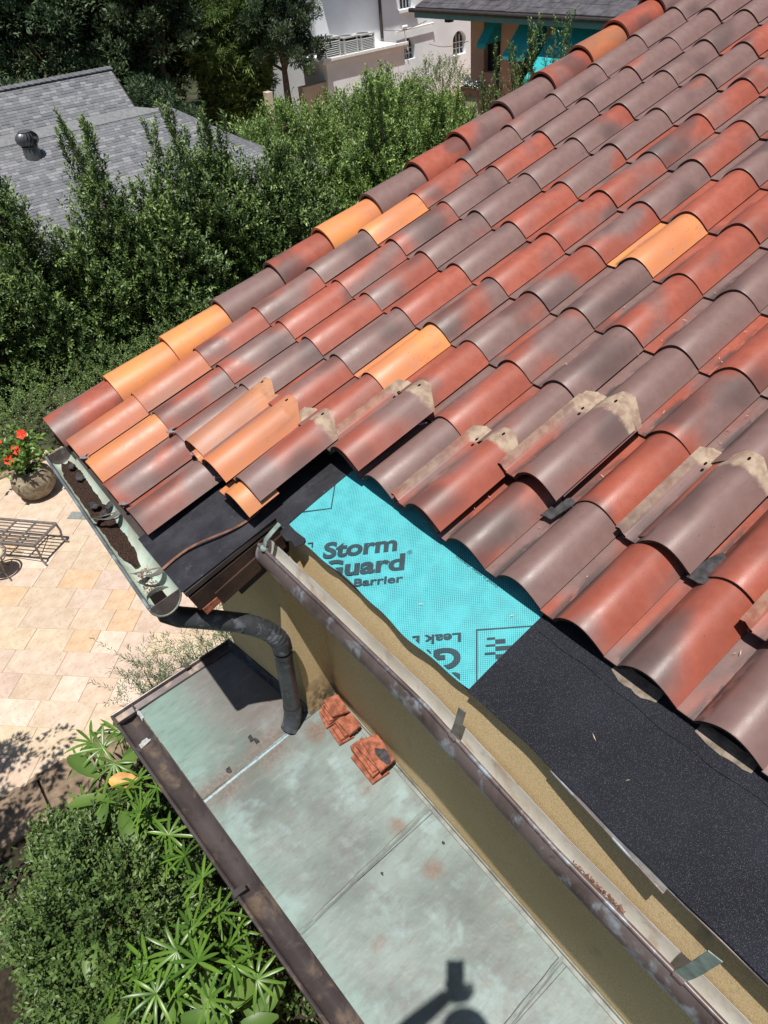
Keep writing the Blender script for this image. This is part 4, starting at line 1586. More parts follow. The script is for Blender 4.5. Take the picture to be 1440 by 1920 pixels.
# ------------------------------------------------------------------ PLANTS
def shoots(base, D, Ln, K, leaf, wid, mat, name, parent, spread=.9, tintb=None, fold=.25, droop=0.0):
    n = len(base)
    D = unit(D)
    ref = np.tile([0.31, .77, .55], (n, 1))
    S = unit(np.cross(D, ref))
    U = np.cross(S, D)
    t = (np.arange(K) + .6) / K
    a = np.arange(K) * 2.4 + rng.uniform(0, 6.28, (n, 1))
    P = base[:, None] + D[:, None] * (Ln[:, None] * t)[..., None]
    LD = D[:, None] * (.55 + .5 * t[None, :, None]) + spread * (S[:, None] * np.cos(a)[..., None] + U[:, None] * np.sin(a)[..., None])
    LD = unit(LD + rng.normal(0, .18, LD.shape))
    if tintb is None:
        tintb = np.where(rng.uniform(0, 1, n) < .14, rng.uniform(.75, 1.25, n), rng.beta(1.4, 3.0, n))
    tint = np.clip(tintb[:, None] * .75 + .22 * t + rng.normal(0, .10, (n, K)), 0, 1)
    return leaves(name, P.reshape(-1, 3), LD.reshape(-1, 3), leaf, wid, mat, parent, tint.ravel(), fold, droop)


def shrub(cx, cy, top, rx, ry, n, label, mat='leaf_hedge', leaf=.060, wid=.022, spires=3, base_z=GZ, group='shrubs of the tall hedge', shape=1.0, cat='shrub', K=13, name='hedge_shrub', low=.0, rise=.0):
    t = thing(name, label, cat, (cx, cy, base_z), group)
    H_ = top - base_z - rise * .8
    h = low + (1 - low) * rng.beta(1.4, 1.45, n)
    prof = (1 - h ** 2.6) ** .55 * .85 + .12
    th = rng.uniform(0, 2 * math.pi, n)
    lump = 1 + .32 * np.sin(3 * th + cx * 5 + cy * 3 + h * 7) + .22 * np.sin(5 * th + h * 11 + cy)
    rr = np.sqrt(rng.uniform(.10, 1, n)) * prof * lump
    B = np.c_[cx + rx * rr * np.cos(th), cy + ry * rr * np.sin(th), base_z + .05 + H_ * .9 * h]
    D = np.c_[np.cos(th) * .55 * rr, np.sin(th) * .55 * rr, np.full(n, .75)] + rng.normal(0, .30, (n, 3))
    Ln = rng.uniform(.16, .38, n) * (1 + .35 * (h > .85))
    tb = np.where(rng.uniform(0, 1, n) < .12, rng.uniform(.8, 1.25, n), rng.beta(1.3, 3.2, n))
    sB, sD, sL = [], [], []
    stm = MB()
    for s in range(spires):
        a = random.uniform(0, 6.28)
        r_ = random.uniform(.0, .55)
        x, y = cx + rx * r_ * math.cos(a), cy + ry * r_ * math.sin(a)
        z = base_z + H_ * random.uniform(.70, .88)
        e = Vector((random.uniform(-.25, .25), random.uniform(-.25, .25), 1)).normalized()
        ln = (top - z) * random.uniform(.85, 1.15)
        stm.tube([(x, y, z - .3), Vector((x, y, z)) + e * ln], [.012, .003], 5)
        nq = 9 + int(rise * 14)
        for q in range(nq):
            f_ = .05 + .95 * q / nq
            p = Vector((x, y, z)) + e * ln * f_
            b_ = random.uniform(0, 6.28)
            w_ = .9 * (1 - f_) + .15
            d = Vector((math.cos(b_) * w_, math.sin(b_) * w_, .9))
            sB.append(p[:]); sD.append(d[:]); sL.append(random.uniform(.14, .26) * (1.3 - f_ * .5))
    if sB:
        B = np.r_[B, np.array(sB)]
        D = np.r_[D, np.array(sD)]
        Ln = np.r_[Ln, np.array(sL)]
        tb = np.r_[tb, rng.beta(2.2, 2.0, len(sB))]
    shoots(B, D, Ln, K, leaf, wid, mat, 'crown', t, tintb=tb)
    if stm.v:
        tag(stm.build('twigs', 'bark', t), kind='stuff')
    for s in range(4):
        a = s * 1.7 + cx
        MB().tube([(cx + .06 * math.cos(a), cy + .06 * math.sin(a), base_z), (cx + .14 * rx * math.cos(a), cy + .14 * ry * math.sin(a), base_z + H_ * .4),
                   (cx + .30 * rx * math.cos(a), cy + .30 * ry * math.sin(a), base_z + H_ * .75)], [.03, .022, .008], 6).build('trunk', 'bark', t)
    return t


HX = -12.35
hedge_list = [
    (-2.2, -1.6, .9, .3, 'tall hedge shrub at the far left end of the row'),
    (-1.0, -1.9, .8, .3, 'tall hedge shrub just left of the photo edge'),
    (.25, -1.95, .8, .35, 'broad hedge shrub at the left edge below the turbine vent'),
    (1.22, -.80, .42, .5, 'upright hedge shrub at the left edge beside the turbine vent'),
    (2.0, -2.30, .75, .35, 'low hedge shrub that lets the grey shingles show above it'),
    (2.85, -.75, .60, .85, 'hedge shrub with a pale spire standing before the shingle roof'),
    (3.6, -1.75, .70, .5, 'rounded hedge shrub right of the pale spire'),
    (4.40, -.85, .85, .65, 'bushy hedge shrub covering the corner of the shingle roof'),
    (5.2, -1.20, .8, .55, 'dark hedge shrub below the lower roof corner'),
    (6.05, -1.65, .85, .5, 'hedge shrub in front of the roof hip'),
    (6.9, -1.85, .8, .5, 'hedge shrub right of the roof hip before the bamboo'),
    (7.75, -2.45, .75, .6, 'hedge shrub before the pool terrace'),
    (8.5, -1.0, .42, 1.2, 'slim hedge shrub reaching up beside the air conditioners'),
    (9.3, -1.35, .75, .6, 'full hedge shrub below the arched window'),
    (10.2, -1.65, .8, .6, 'bright hedge shrub left of the salmon house corner'),
    (11.1, -2.15, .75, .6, 'hedge shrub below the salmon house corner'),
    (11.95, -1.65, .5, 1.0, 'wispy hedge shrub in front of the first awning'),
    (12.75, -1.1, .45, 1.2, 'thin hedge shrub in front of the second awning'),
    (13.6, -.85, .45, 1.2, 'thin hedge shrub in front of the widest awning'),
    (14.5, -.8, .7, 1.0, 'last hedge shrub of the row before the rake tiles'),
]
for i, (y, top, ry, rise, lab) in enumerate(hedge_list):
    thin = y > 11.5
    shrub(HX + .25 * math.sin(i * 2.3), y, top, .85, ry * 1.15, 1150 if not thin else 330, lab, rise=rise,
          mat='leaf_bright' if 7.2 < y < 11.5 else 'leaf_hedge', spires=5 if thin else 6, leaf=.088 if not thin else .062, wid=.038 if not thin else .024)
# brighter second row beyond it
for i, (x, y, top, lab) in enumerate((
        (-16.2, 8.0, -2.15, 'bright yellow green shrub beyond the hedge, right of the roof hip'), (-16.4, 9.0, -1.9, 'bright shrub beyond the hedge, below the bamboo'),
        (-16.6, 10.1, -2.2, 'bright shrub beyond the hedge, left of the cream wall'), (-17.4, 11.6, -2.3, 'bright shrub beyond the hedge, under the air conditioners'),
        (-17.6, 13.0, -2.0, 'dense bright shrub beyond the hedge, under the white annex'), (-17.9, 14.4, -2.5, 'dense green shrub beyond the hedge near the second arched window'),
        (-17.2, 15.2, -3.0, 'green shrub at the foot of the salmon house'))):
    shrub(x, y, top, .95, 1.0, 900, lab, mat='leaf_bright', leaf=.095, wid=.038, spires=3, group='shrubs beyond the tall hedge', K=11)

# clipped low hedge by the patio
ch = thing('clipped_hedge', 'low clipped hedge along the edge of the travertine patio', 'hedge', (-10.6, 1.0, GZ))
n = 3600
B = np.c_[rng.uniform(-11.5, -10.12, n), rng.uniform(-2.6, 5.2, n), np.zeros(n)]
B[:, 0] += np.clip(B[:, 1] - .3, 0, 9) * .10 * -1 + .25
B[:, 2] = GZ + .03 + .72 * np.sqrt(rng.uniform(0, 1, n)) + .06 * np.sin(B[:, 1] * 5) + .04 * np.sin(B[:, 0] * 9)
D = np.c_[rng.normal(.15, .45, n), rng.normal(0, .45, n), np.full(n, .8)]
shoots(B, D, rng.uniform(.08, .17, n), 9, .036, .018, 'leaf_hedge', 'foliage', ch)
stm = MB()
for i in range(26):
    y = -2.5 + i * .3
    stm.tube([(-10.6, y, GZ), (-10.6 + random.uniform(-.2, .2), y + random.uniform(-.1, .1), GZ + .5)], [.014, .006], 5)
tag(stm.build('stems', 'bark', ch), kind='stuff')

# hibiscus in the pot
hb = thing('hibiscus_plant', 'leafy plant with four red flowers growing in the stone pot', 'potted plant', (-9.02, -.40, GZ + .42))
n = 120
B = np.array([-9.02, -.40, GZ + .50]) + np.c_[rng.normal(0, .13, n), rng.normal(0, .13, n), rng.uniform(0, .42, n)]
D = np.c_[rng.normal(0, .7, n), rng.normal(0, .7, n), rng.uniform(.1, .9, n)]
shoots(B, D, rng.uniform(.08, .16, n), 5, .075, .055, 'leaf_pot', 'foliage', hb)
stm = MB()
for i in range(7):
    a = i * .9
    stm.tube([(-9.02, -.40, GZ + .40), (-9.02 + .16 * math.cos(a), -.40 + .16 * math.sin(a), GZ + .85)], [.010, .004], 5)
stm.build('stem', 'stem', hb)
for p in ((-9.02, -.60, -3.56), (-8.93, -.28, -3.55), (-8.90, -.44, -3.72), (-8.86, -.58, -3.80)):
    stm = MB()
    c = Vector(p)
    ax = Vector((.72, -.35, .6)).normalized()
    s_ = ax.orthogonal().normalized()
    u_ = ax.cross(s_)
    for k_ in range(5):
        a = 2 * math.pi * k_ / 5
        d = s_ * math.cos(a) + u_ * math.sin(a)
        e = ax.cross(d)
        stm.add([c, c + d * .045 + e * .032 + ax * .018, c + d * .078 + ax * .012, c + d * .045 - e * .032 + ax * .018], [(0, 1, 2), (0, 2, 3)])
    stm.build('flower', 'petal', hb)
    stem = MB().tube([c + ax * .03, c, Vector((-9.0, -.42, -3.95))], [.006, .005, .006], 5)
    stem.build('flower_stalk', 'stem', hb)

# dense glossy bush under the lower gutter
bu = thing('glossy_bush', 'dense rounded bush with small glossy leaves below the copper roof', 'bush', (-2.2, -1.85, GZ))
n = 3000
th = rng.uniform(0, 2 * math.pi, n)
ph = np.arccos(rng.uniform(-.15, 1, n))
lump = 1 + .10 * np.sin(4 * th + 2) + .09 * np.sin(7 * th + 3 * ph) + .06 * np.sin(11 * ph + th)
rr = (1 - .30 * rng.uniform(0, 1, n) ** 1.6) * lump
B = np.c_[-2.30 + 1.02 * rr * np.sin(ph) * np.cos(th), -1.86 + .62 * rr * np.sin(ph) * np.sin(th), -4.35 + .80 * rr * np.cos(ph)]
D = np.c_[np.sin(ph) * np.cos(th), np.sin(ph) * np.sin(th), np.cos(ph) + .5] + rng.normal(0, .3, (n, 3))
shoots(B, D, rng.uniform(.07, .16, n), 8, .046, .023, 'leaf_bush', 'foliage', bu, tintb=rng.beta(1.6, 1.8, n))
stm = MB()
for i in range(9):
    a = i * .7
    stm.tube([(-2.3, -1.86, GZ), (-2.3 + .7 * math.cos(a), -1.86 + .4 * math.sin(a), -3.9)], [.02, .006], 5)
tag(stm.build('stems', 'bark', bu), kind='stuff')


def blade(mb_v, mb_t, P, d, up, L, Wd, droop, tint, tints, seg=6):
    """folded strap leaf with several segments, added to arrays"""
    d = d.normalized()
    s = d.cross(up)
    if s.length < 1e-3:
        s = Vector((1, 0, 0))
    s.normalize()
    u = s.cross(d)
    base = len(mb_v)
    for i in range(seg + 1):
        t = i / seg
        w = Wd * .5 * min(1, .22 + t * 3.2) * min(1, (1 - t) * 3.0 + .22)
        c = P + d * L * t - Vector((0, 0, 1)) * droop * L * t * t
        fo = w * .35
        mb_v += [(c + s * w + u * fo)[:], c[:], (c - s * w + u * fo)[:]]
        tints += [tint, min(1, tint * .8 + .25), tint * .85]
    for i in range(seg):
        a = base + i * 3
        mb_t += [(a, a + 1, a + 4, a + 3), (a + 1, a + 2, a + 5, a + 4)]


def leaf_obj(name, V, Q, T_, mat, parent):
    me = fast_mesh(name, np.array(V), quads=np.array(Q), mat=mat, tint=np.array(T_), smooth=True)
    o = bpy.data.objects.new(name, me)
    link(o, parent)
    return o


def lady_palm(cx, cy, fronds, label):
    t = thing('lady_palm', label, 'palm plant', (cx, cy, GZ), 'lady palms below the copper roof')
    extra = [(x + random.uniform(-.22, .22), y + random.uniform(-.18, .12), z - random.uniform(.05, .30), L * random.uniform(.8, 1), n - 1) for (x, y, z, L, n) in fronds]
    for (x, y, z, L, n) in [(a_, b_, c_, d_ * .86, e_) for a_, b_, c_, d_, e_ in fronds + extra]:
        c = Vector((x, y, z))
        ax = Vector((random.uniform(-.5, .6), random.uniform(-.7, .3), .9)).normalized()
        s_ = ax.orthogonal().normalized()
        u_ = ax.cross(s_)
        V, Q, T_ = [], [], []
        a0 = random.uniform(0, 6.28)
        for k_ in range(n):
            a = a0 + (k_ / (n - 1) - .5) * 4.3
            d = s_ * math.cos(a) + u_ * math.sin(a) + ax * random.uniform(.05, .35)
            blade(V, Q, c, d, ax, L * random.uniform(.75, 1.1), L * .105, random.uniform(.1, .45), random.uniform(.0, .8), T_)
        f = leaf_obj('frond', V, Q, T_, 'leaf_palm', t)
        sub(MB().tube([(cx + random.uniform(-.08, .08), cy + random.uniform(-.08, .08), GZ), (c + Vector((cx, cy, GZ))) / 2 + Vector((0, 0, .15)), c], [.009, .007, .004], 5).build('leaf_stalk', 'stem'), f)
    return t


lady_palm(-1.45, -1.55, [(-1.62, -1.36, -3.55, .30, 10), (-1.50, -1.50, -3.42, .27, 9), (-1.66, -1.70, -3.62, .29, 10), (-1.40, -1.72, -3.5, .26, 9)], 'lady palm at the bottom with its fans spread beside the dark bush')
lady_palm(-1.25, -1.30, [(-1.20, -1.25, -3.45, .27, 9), (-1.05, -1.18, -3.5, .25, 9), (-1.30, -1.42, -3.3, .28, 10), (-1.42, -1.22, -3.7, .26, 8)], 'lady palm partly under the lower gutter')
lady_palm(-1.62, -1.92, [(-1.68, -1.92, -3.62, .27, 9), (-1.55, -1.80, -3.55, .26, 9), (-1.78, -1.84, -3.75, .24, 8)], 'lady palm nearest the bottom edge of the photo')
lady_palm(-3.30, -1.25, [(-3.70, -1.36, -3.78, .30, 9), (-3.45, -1.30, -3.62, .28, 9), (-3.55, -1.12, -3.70, .28, 9), (-3.25, -1.28, -3.62, .27, 9), (-3.8, -1.15, -3.9, .27, 8)], 'lady palm with yellow green fans under the gutter corner')
lady_palm(-2.85, -1.22, [(-2.95, -1.30, -3.60, .27, 9), (-2.62, -1.28, -3.50, .26, 9), (-3.15, -1.50, -3.85, .28, 9), (-2.75, -1.10, -3.55, .25, 8), (-3.35, -1.62, -4.0, .26, 8)], 'lady palm between the glossy bush and the gutter')
lady_palm(-2.1, -1.12, [(-2.05, -1.18, -3.45, .26, 9), (-1.85, -1.15, -3.5, .25, 9), (-2.3, -1.2, -3.5, .26, 8)], 'lady palm close under the middle of the lower gutter')


def broad(cx, cy, n, label, spread=.22, z0=-3.9, L=.34, Wd=.10):
    t = thing('broad_leaf_plant', label, 'leafy plant', (cx, cy, GZ), 'broad leaved plants in the bed')
    for i in range(n):
        a = i * 2.4 + random.uniform(-.3, .3)
        c = Vector((cx + spread * random.uniform(.1, 1) * math.cos(a), cy + spread * random.uniform(.1, 1) * math.sin(a), z0 + random.uniform(-.2, .2)))
        V, Q, T_ = [], [], []
        d = Vector((math.cos(a), math.sin(a), random.uniform(.05, .6)))
        blade(V, Q, c, d, Vector((0, 0, 1)), L * random.uniform(.8, 1.15), Wd * random.uniform(.8, 1.2), random.uniform(.25, .6), random.uniform(.1, .9), T_, 6)
        lf = leaf_obj('leaf', V, Q, T_, 'leaf_broad', t)
        sub(MB().tube([(cx, cy, GZ), c], [.006, .004], 5).build('leaf_stalk', 'stem'), lf)


broad(-1.35, -1.90, 12, 'broad leaved plant at the bottom edge below the palms')
broad(-1.10, -1.55, 12, 'broad leaved plant at the bottom, closest to the gutter')
broad(-1.75, -2.10, 10, 'broad leaved plant in the dark bottom left corner')
broad(-1.0, -1.30, 9, 'broad leaved plant half hidden beneath the lower gutter')
broad(-3.10, -1.42, 8, 'broad leaved plant with arching leaves near the gutter corner', L=.42, Wd=.11, z0=-3.85)
dl = leaf_obj('fallen_leaf', *(lambda V, Q, T_: (blade(V, Q, Vector((-3.16, -1.38, -3.66)), Vector((.55, .62, -.1)), Vector((.2, -.3, 1)), .26, .14, .12, .5, T_, 6), (V, Q, T_))[1])([], [], []), 'leaf_dead', None)
tag(dl, 'single large yellow orange leaf caught among the lady palm fans', 'leaf')

# feathery podocarpus along the patio edge
for i, (cx, cy, lab) in enumerate(((-4.15, -.65, 'feathery fine leaved shrub nearest the gutter corner'), (-4.10, -.15, 'feathery fine leaved shrub in the middle of the trim gutter'), (-4.15, .30, 'feathery fine leaved shrub against the dark wall'))):
    t = thing('feathery_shrub', lab, 'shrub', (cx, cy, GZ), 'feathery shrubs at the patio edge')
    n = 100
    B = np.array([cx, cy, GZ + .35]) + np.c_[rng.normal(0, .17, n), rng.normal(0, .17, n), rng.uniform(-.2, .42, n)]
    D = np.c_[rng.normal(-.1, .5, n), rng.normal(0, .5, n), rng.uniform(.4, 1, n)]
    shoots(B, D, rng.uniform(.14, .30, n), 20, .060, .008, 'leaf_needle', 'foliage', t, spread=.7)
    stm = MB()
    for k_ in range(6):
        a = k_ * 1.05
        stm.tube([(cx, cy, GZ), (cx + .15 * math.cos(a), cy + .15 * math.sin(a), GZ + .65)], [.014, .004], 5)
    tag(stm.build('stems', 'bark', t), kind='stuff')
# ground cover filling the bed
n = 1300
B = np.c_[rng.uniform(-3.7, .6, n), rng.uniform(-2.6, -.7, n), np.full(n, GZ + .02)]
D = np.c_[rng.normal(0, .5, n), rng.normal(0, .5, n), np.full(n, .8)]
o = shoots(B, D, rng.uniform(.08, .26, n), 8, .055, .026, 'leaf_bush', 'ground_cover', None)
tag(o, 'low dark ground cover filling the bed below the copper roof', 'ground cover', None, 'stuff')


# trees
def tree(x, y, zc, r, rz, label, mat='leaf_tree', clumps=70, per=150, leaf=.13, wid=.055, name='shade_tree', trunk=.18, group='trees behind the neighbouring roof', base=GZ, drop=0.0):
    t = thing(name, label, 'tree', (x, y, base), group)
    v = unit(rng.normal(0, 1, (clumps, 3)))
    v[:, 2] = np.where(v[:, 2] < -.55, -v[:, 2], v[:, 2])
    rad = rng.uniform(.45, 1.05, clumps)[:, None]
    Cc = np.array([x, y, zc]) + v * rad * np.array([r, r, rz])
    cr = rng.uniform(.28, .55, clumps) * r * .42
    k = np.repeat(np.arange(clumps), per)
    w = unit(rng.normal(0, 1, (clumps * per, 3)))
    q = rng.uniform(.35, 1, clumps * per) ** .5
    P = Cc[k] + w * (q * cr[k])[:, None] * np.array([1, 1, .72])
    D = unit(w + np.array([0, 0, .35 - drop]) + rng.normal(0, .45, w.shape))
    tint = np.clip(rng.beta(1.4, 2.8, clumps)[k] * .8 + rng.normal(.08, .12, clumps * per), 0, 1)
    leaves('crown', P, D, leaf, wid, mat, t, tint)
    mb = MB()
    mb.tube([(x, y, base), (x + .1, y - .1, (base + zc) / 2), (x, y, zc)], [trunk, trunk * .8, trunk * .4], 9)
    mb.build('trunk', 'bark', t)
    mb = MB()
    for c in Cc[::6]:
        mb.tube([(x, y, zc - rz * .55), tuple((np.array([x, y, zc - rz * .2]) + c) / 2), tuple(c)], [trunk * .4, trunk * .22, .02], 6)
    tag(mb.build('branches', 'bark', t), kind='stuff')
    return t


tree(-26.5, 3.4, -.9, 2.7, 2.9, 'large dark tree at the top left corner', clumps=150, per=170, leaf=.17, wid=.07)
tree(-26.8, 7.0, -.5, 2.5, 2.7, 'large dark tree behind the shingle ridge, left of the middle', clumps=150, per=170, leaf=.17, wid=.07)
tree(-25.0, 9.9, -.6, 2.0, 2.3, 'large tree with paler tufts right of the shingle roof', clumps=150, per=160, leaf=.17, wid=.07, mat='leaf_tree_pale')
tree(-30.0, 9.5, -.4, 3.2, 3.4, 'tall dark tree filling the gap behind the two front trees', clumps=130, per=150, leaf=.2, wid=.09)
tree(-30.5, 4.5, -.2, 3.4, 3.4, 'tall dark tree farthest to the left at the back', clumps=130, per=150, leaf=.2, wid=.09)
tree(-30.0, 13.6, -.4, 3.0, 3.4, 'tall dark tree behind the bamboo', clumps=130, per=150, leaf=.2, wid=.09)
tree(-27.5, 11.0, -2.0, 2.4, 2.5, 'dark tree in the gap between the tufted tree and the bamboo', clumps=110, per=150, leaf=.17, wid=.07)
tree(-25.2, 8.6, -2.6, 1.7, 1.9, 'dark understory tree filling the gap behind the roof rake', clumps=80, per=150, leaf=.16, wid=.07)
tree(-22.6, 8.0, -3.1, 1.5, 1.3, 'small dark tree in the shade beside the roof rake', clumps=60, per=140)
tree(-22.9, 13.2, -1.45, 1.35, 1.8, 'dark fine leaved tree beside the white building', clumps=130, per=190, leaf=.12, wid=.04, trunk=.14)
tree(-23.4, 4.4, -2.9, 2.0, 1.5, 'shaded understory tree just behind the shingle ridge', clumps=80, per=140)

# bamboo
for i, (x, y, lab) in enumerate(((-24.4, 11.6, 'bamboo clump with arching canes, left part'), (-24.0, 12.4, 'bamboo clump with arching canes, nearer the cream wall'), (-25.2, 12.2, 'bamboo clump with arching canes, rear part'))):
    t = thing('bamboo_clump', lab, 'bamboo', (x, y, GZ), 'bamboo behind the hedge')
    mb = MB()
    Bs, Ds = [], []
    for k_ in range(24):
        a = random.uniform(0, 6.28)
        e = Vector((math.cos(a), math.sin(a), 0))
        hgt = random.uniform(3.6, 6.2)
        P_ = []
        for j in range(9):
            f_ = j / 8
            p = Vector((x, y, GZ)) + e * (.15 + .9 * f_ ** 2.2) + Vector((0, 0, hgt * f_ - .8 * f_ ** 4))
            P_.append(p)
        mb.tube(P_, [.03 - .003 * j for j in range(9)], 5)
        for j in range(110):
            f_ = random.uniform(.1, 1)
            p = Vector((x, y, GZ)) + e * (.15 + .9 * f_ ** 2.2) + Vector((0, 0, hgt * f_ - .8 * f_ ** 4))
            b_ = random.uniform(0, 6.28)
            Bs.append((p + Vector((math.cos(b_), math.sin(b_), 0)) * random.uniform(0, .35))[:])
            Ds.append((math.cos(b_) * .8, math.sin(b_) * .8, random.uniform(-.5, .5)))
    shoots(np.array(Bs), np.array(Ds), rng.uniform(.2, .4, len(Bs)), 7, .20, .028, 'leaf_bamboo', 'foliage', t, spread=.55, droop=.25)
    mb.build('cane', 'stem', t)

# a tree just off the left edge: its shade dapples the patio and the bush
tree(-3.75, -2.95, -1.7, .85, .75, 'small garden tree left of the picture whose shade falls on the patio', mat='leaf_hedge', clumps=34, per=90, leaf=.075, wid=.03, name='garden_tree', trunk=.05, group=None)
# dark shrub mass on the far side between houses
shrub(-19.2, 9.2, -3.0, 1.2, 1.2, 220, 'dark shrub between the shingle roof and the cream wall', mat='leaf_tree', leaf=.09, wid=.04, group='shrubs beyond the tall hedge', K=10)
shrub(-20.3, 14.9, -3.1, .9, 2.0, 300, 'dark shrub below the white annex', mat='leaf_tree', leaf=.09, wid=.04, group='shrubs beyond the tall hedge', K=10)
shrub(-22.6, 19.8, -3.15, .9, 1.6, 420, 'clipped dark shrub below the arched windows', mat='leaf_hedge', leaf=.08, wid=.035, group='shrubs beyond the tall hedge', K=10)

# ------------------------------------------------------------------ NEIGHBOUR WITH THE SHINGLE ROOF
nb = thing('shingle_house', 'neighbouring house with two grey asphalt shingle roofs behind the hedge', 'house', (-16.5, 3.0, GZ))
RZ, FZ = -.70, -1.47                       # ridge and fold
xr, xf = -17.5, -16.55
xe = -12.95
low_slope = .364
Y0 = -3.0
yR, yH0, yH1 = 5.45, 6.07, 7.35
MB().slab([(xr, Y0, RZ), (xf, Y0, FZ), (xf, yR, FZ), (xr, yR, RZ)], (-.03, 0, -.05)).build('roof', 'shingle_deck', nb)
MB().slab([(xr, Y0, RZ - .01), (xr - 3.2, Y0, RZ - 2.3), (xr - 3.2, yR, RZ - 2.3), (xr, yR, RZ - .01)], (0, 0, -.05)).build('roof', 'shingle_deck', nb)


def lowz(x):
    return FZ - .02 - low_slope * (x - xf)


hx = -13.3
MB().slab([(xf, Y0, lowz(xf)), (xe, Y0, lowz(xe)), (xe, yH1 + .45, lowz(xe)), (xf, yH0, lowz(xf))], (0, 0, -.06)).build('roof', 'shingle_deck', nb)
MB().slab([(xf, yH0, lowz(xf)), (xe, yH1 + .45, lowz(xe)), (xe - 1.0, yH1 + 1.2, lowz(xe) - .1), (xf - 3, yH1 + 1.2, lowz(xe) - .1)], (0, 0, -.06)).build('roof', 'shingle_deck', nb)
MB().box((xf - 3.5, Y0 + .3, GZ), (xe - .5, yR + .4, lowz(xe) - .08)).build('wall', 'white', nb)
MB().slab([(xf - .9, yR - .25, lowz(xe) - .2), (xf - .02, yR - .25, lowz(xe) - .2), (xf - .02, yR - .25, FZ - .06), (xr, yR - .25, RZ - .1), (xf - 3.3, yR - .25, -2.9)], (0, -.1, 0)).build('wall', 'white', nb)
MB().slab([(xr, yR, RZ - .03), (xf, yR, FZ - .03), (xf, yR, FZ - .16), (xr, yR, RZ - .16)], (0, .03, 0)).build('fascia', 'dark_metal', nb)

shin = []          # (p0, along, down, tone)
tones = ((.165, .17, .185), (.140, .145, .16), (.195, .20, .215), (.15, .157, .165), (.235, .24, .255), (.18, .183, .195))


def courses(x0, z0, x1, z1, ya, yb_of, exposure):
    Ls = math.hypot(x1 - x0, z1 - z0)
    nrow = int(Ls / exposure)
    dx, dz = (x1 - x0) / Ls, (z1 - z0) / Ls
    nx, nz = -dz, dx
    for i in range(nrow):
        s0 = i * exposure
        y = ya + random.uniform(0, .2)
        yb = yb_of(x0 + dx * (s0 + exposure))
        while y < yb:
            w = random.choice((.10, .14, .18, .13, .24))
            y2 = min(y + w, yb)
            shin.append((x0 + dx * s0, z0 + dz * s0, dx, dz, nx, nz, y, y2, exposure, random.choice(tones)))
            y = y2


courses(xr, RZ, xf, FZ, .6, lambda x: yR, .072)
courses(xf, lowz(xf), xe, lowz(xe), .6, lambda x: yH0 + (yH1 + .45 - yH0) * (x - xf) / (xe - xf), .095)
shin.sort(key=lambda q: ((q[0] + 14.0) ** 2 + (q[6] - 3.3) ** 2) if q[6] > 2.0 and q[6] < 6.5 else 1e3)


def shingle_geo(q, local=False):
    x, z, dx, dz, nx, nz, ya, yb, ex, c = q
    g_ = .004
    lift0, lift1 = .003, .008 + (.004 if c[0] < .15 else 0)
    P = []
    for lift, thick in ((0, 0), (1, 0)):
        for (s, y) in ((0, ya + g_), (ex + .004, ya + g_), (ex + .004, yb - g_), (0, yb - g_)):
            h = (lift0 + (lift1 - lift0) * (s / ex)) if lift else -.004
            P.append((x + dx * s + nx * h, y, z + dz * s + nz * h))
    return P, [(4, 5, 6, 7), (1, 2, 6, 5), (0, 1, 5, 4), (2, 3, 7, 6)]


for q in shin[:300]:
    P, F = shingle_geo(q)
    me = bpy.data.meshes.new('shingle')
    me.from_pydata(P, [], F)
    me.materials.append(M['tab'])
    o = bpy.data.objects.new('shingle', me)
    o.color = (*q[9], 1)
    link(o, nb)
V, F, Cc = [], [], []
for q in shin[300:]:
    P, f_ = shingle_geo(q)
    b_ = len(V)
    V += P
    F += [tuple(i + b_ for i in k_) for k_ in f_]
    Cc += [(*q[9], 1)] * 8
me = bpy.data.meshes.new('shingle_courses')
me.from_pydata(V, [], F)
at = me.attributes.new('tint', 'FLOAT_COLOR', 'POINT')
at.data.foreach_set('color', np.array(Cc, np.float32).ravel())
me.materials.append(M['shingle'])
o = bpy.data.objects.new('shingle_courses', me)
link(o, nb)
o['kind'] = 'stuff'
# ridge and hip caps
for i in range(40):
    y = .6 + i * .125
    if y > yR - .1:
        break
    MB().hexa([(xr - .09, y, RZ - .03), (xr - .09, y + .14, RZ - .045), (xr + .09, y + .14, RZ - .05), (xr + .09, y, RZ - .035),
               (xr - .02, y, RZ + .035), (xr - .02, y + .14, RZ + .022), (xr + .10, y + .14, RZ - .028), (xr + .10, y, RZ - .012)]).build('ridge_cap', 'shingle_deck', nb)
MB().slab([(xf - .10, .6, FZ + .075), (xf + .16, .6, lowz(xf + .16) + .012), (xf + .16, yH0, lowz(xf + .16) + .012), (xf - .10, yR, FZ + .075)], (0, 0, .012)).build('fold_flashing', simple('pale_cap_shingle', (.19, .195, .205), .9, .2, .15, 14), nb)
hA, hB = Vector((xf, yH0, lowz(xf))), Vector((xe, yH1 + .45, lowz(xe)))
for i in range(22):
    a, b_ = hA.lerp(hB, i / 22), hA.lerp(hB, (i + 1.15) / 22)
    MB().hexa([a + Vector((0, -.10, .01)), b_ + Vector((0, -.10, .01)), b_ + Vector((0, .12, -.01)), a + Vector((0, .12, -.01)),
               a + Vector((0, -.02, .055)), b_ + Vector((0, -.02, .04)), b_ + Vector((0, .03, .04)), a + Vector((0, .03, .055))]).build('hip_cap', 'shingle_deck', nb)

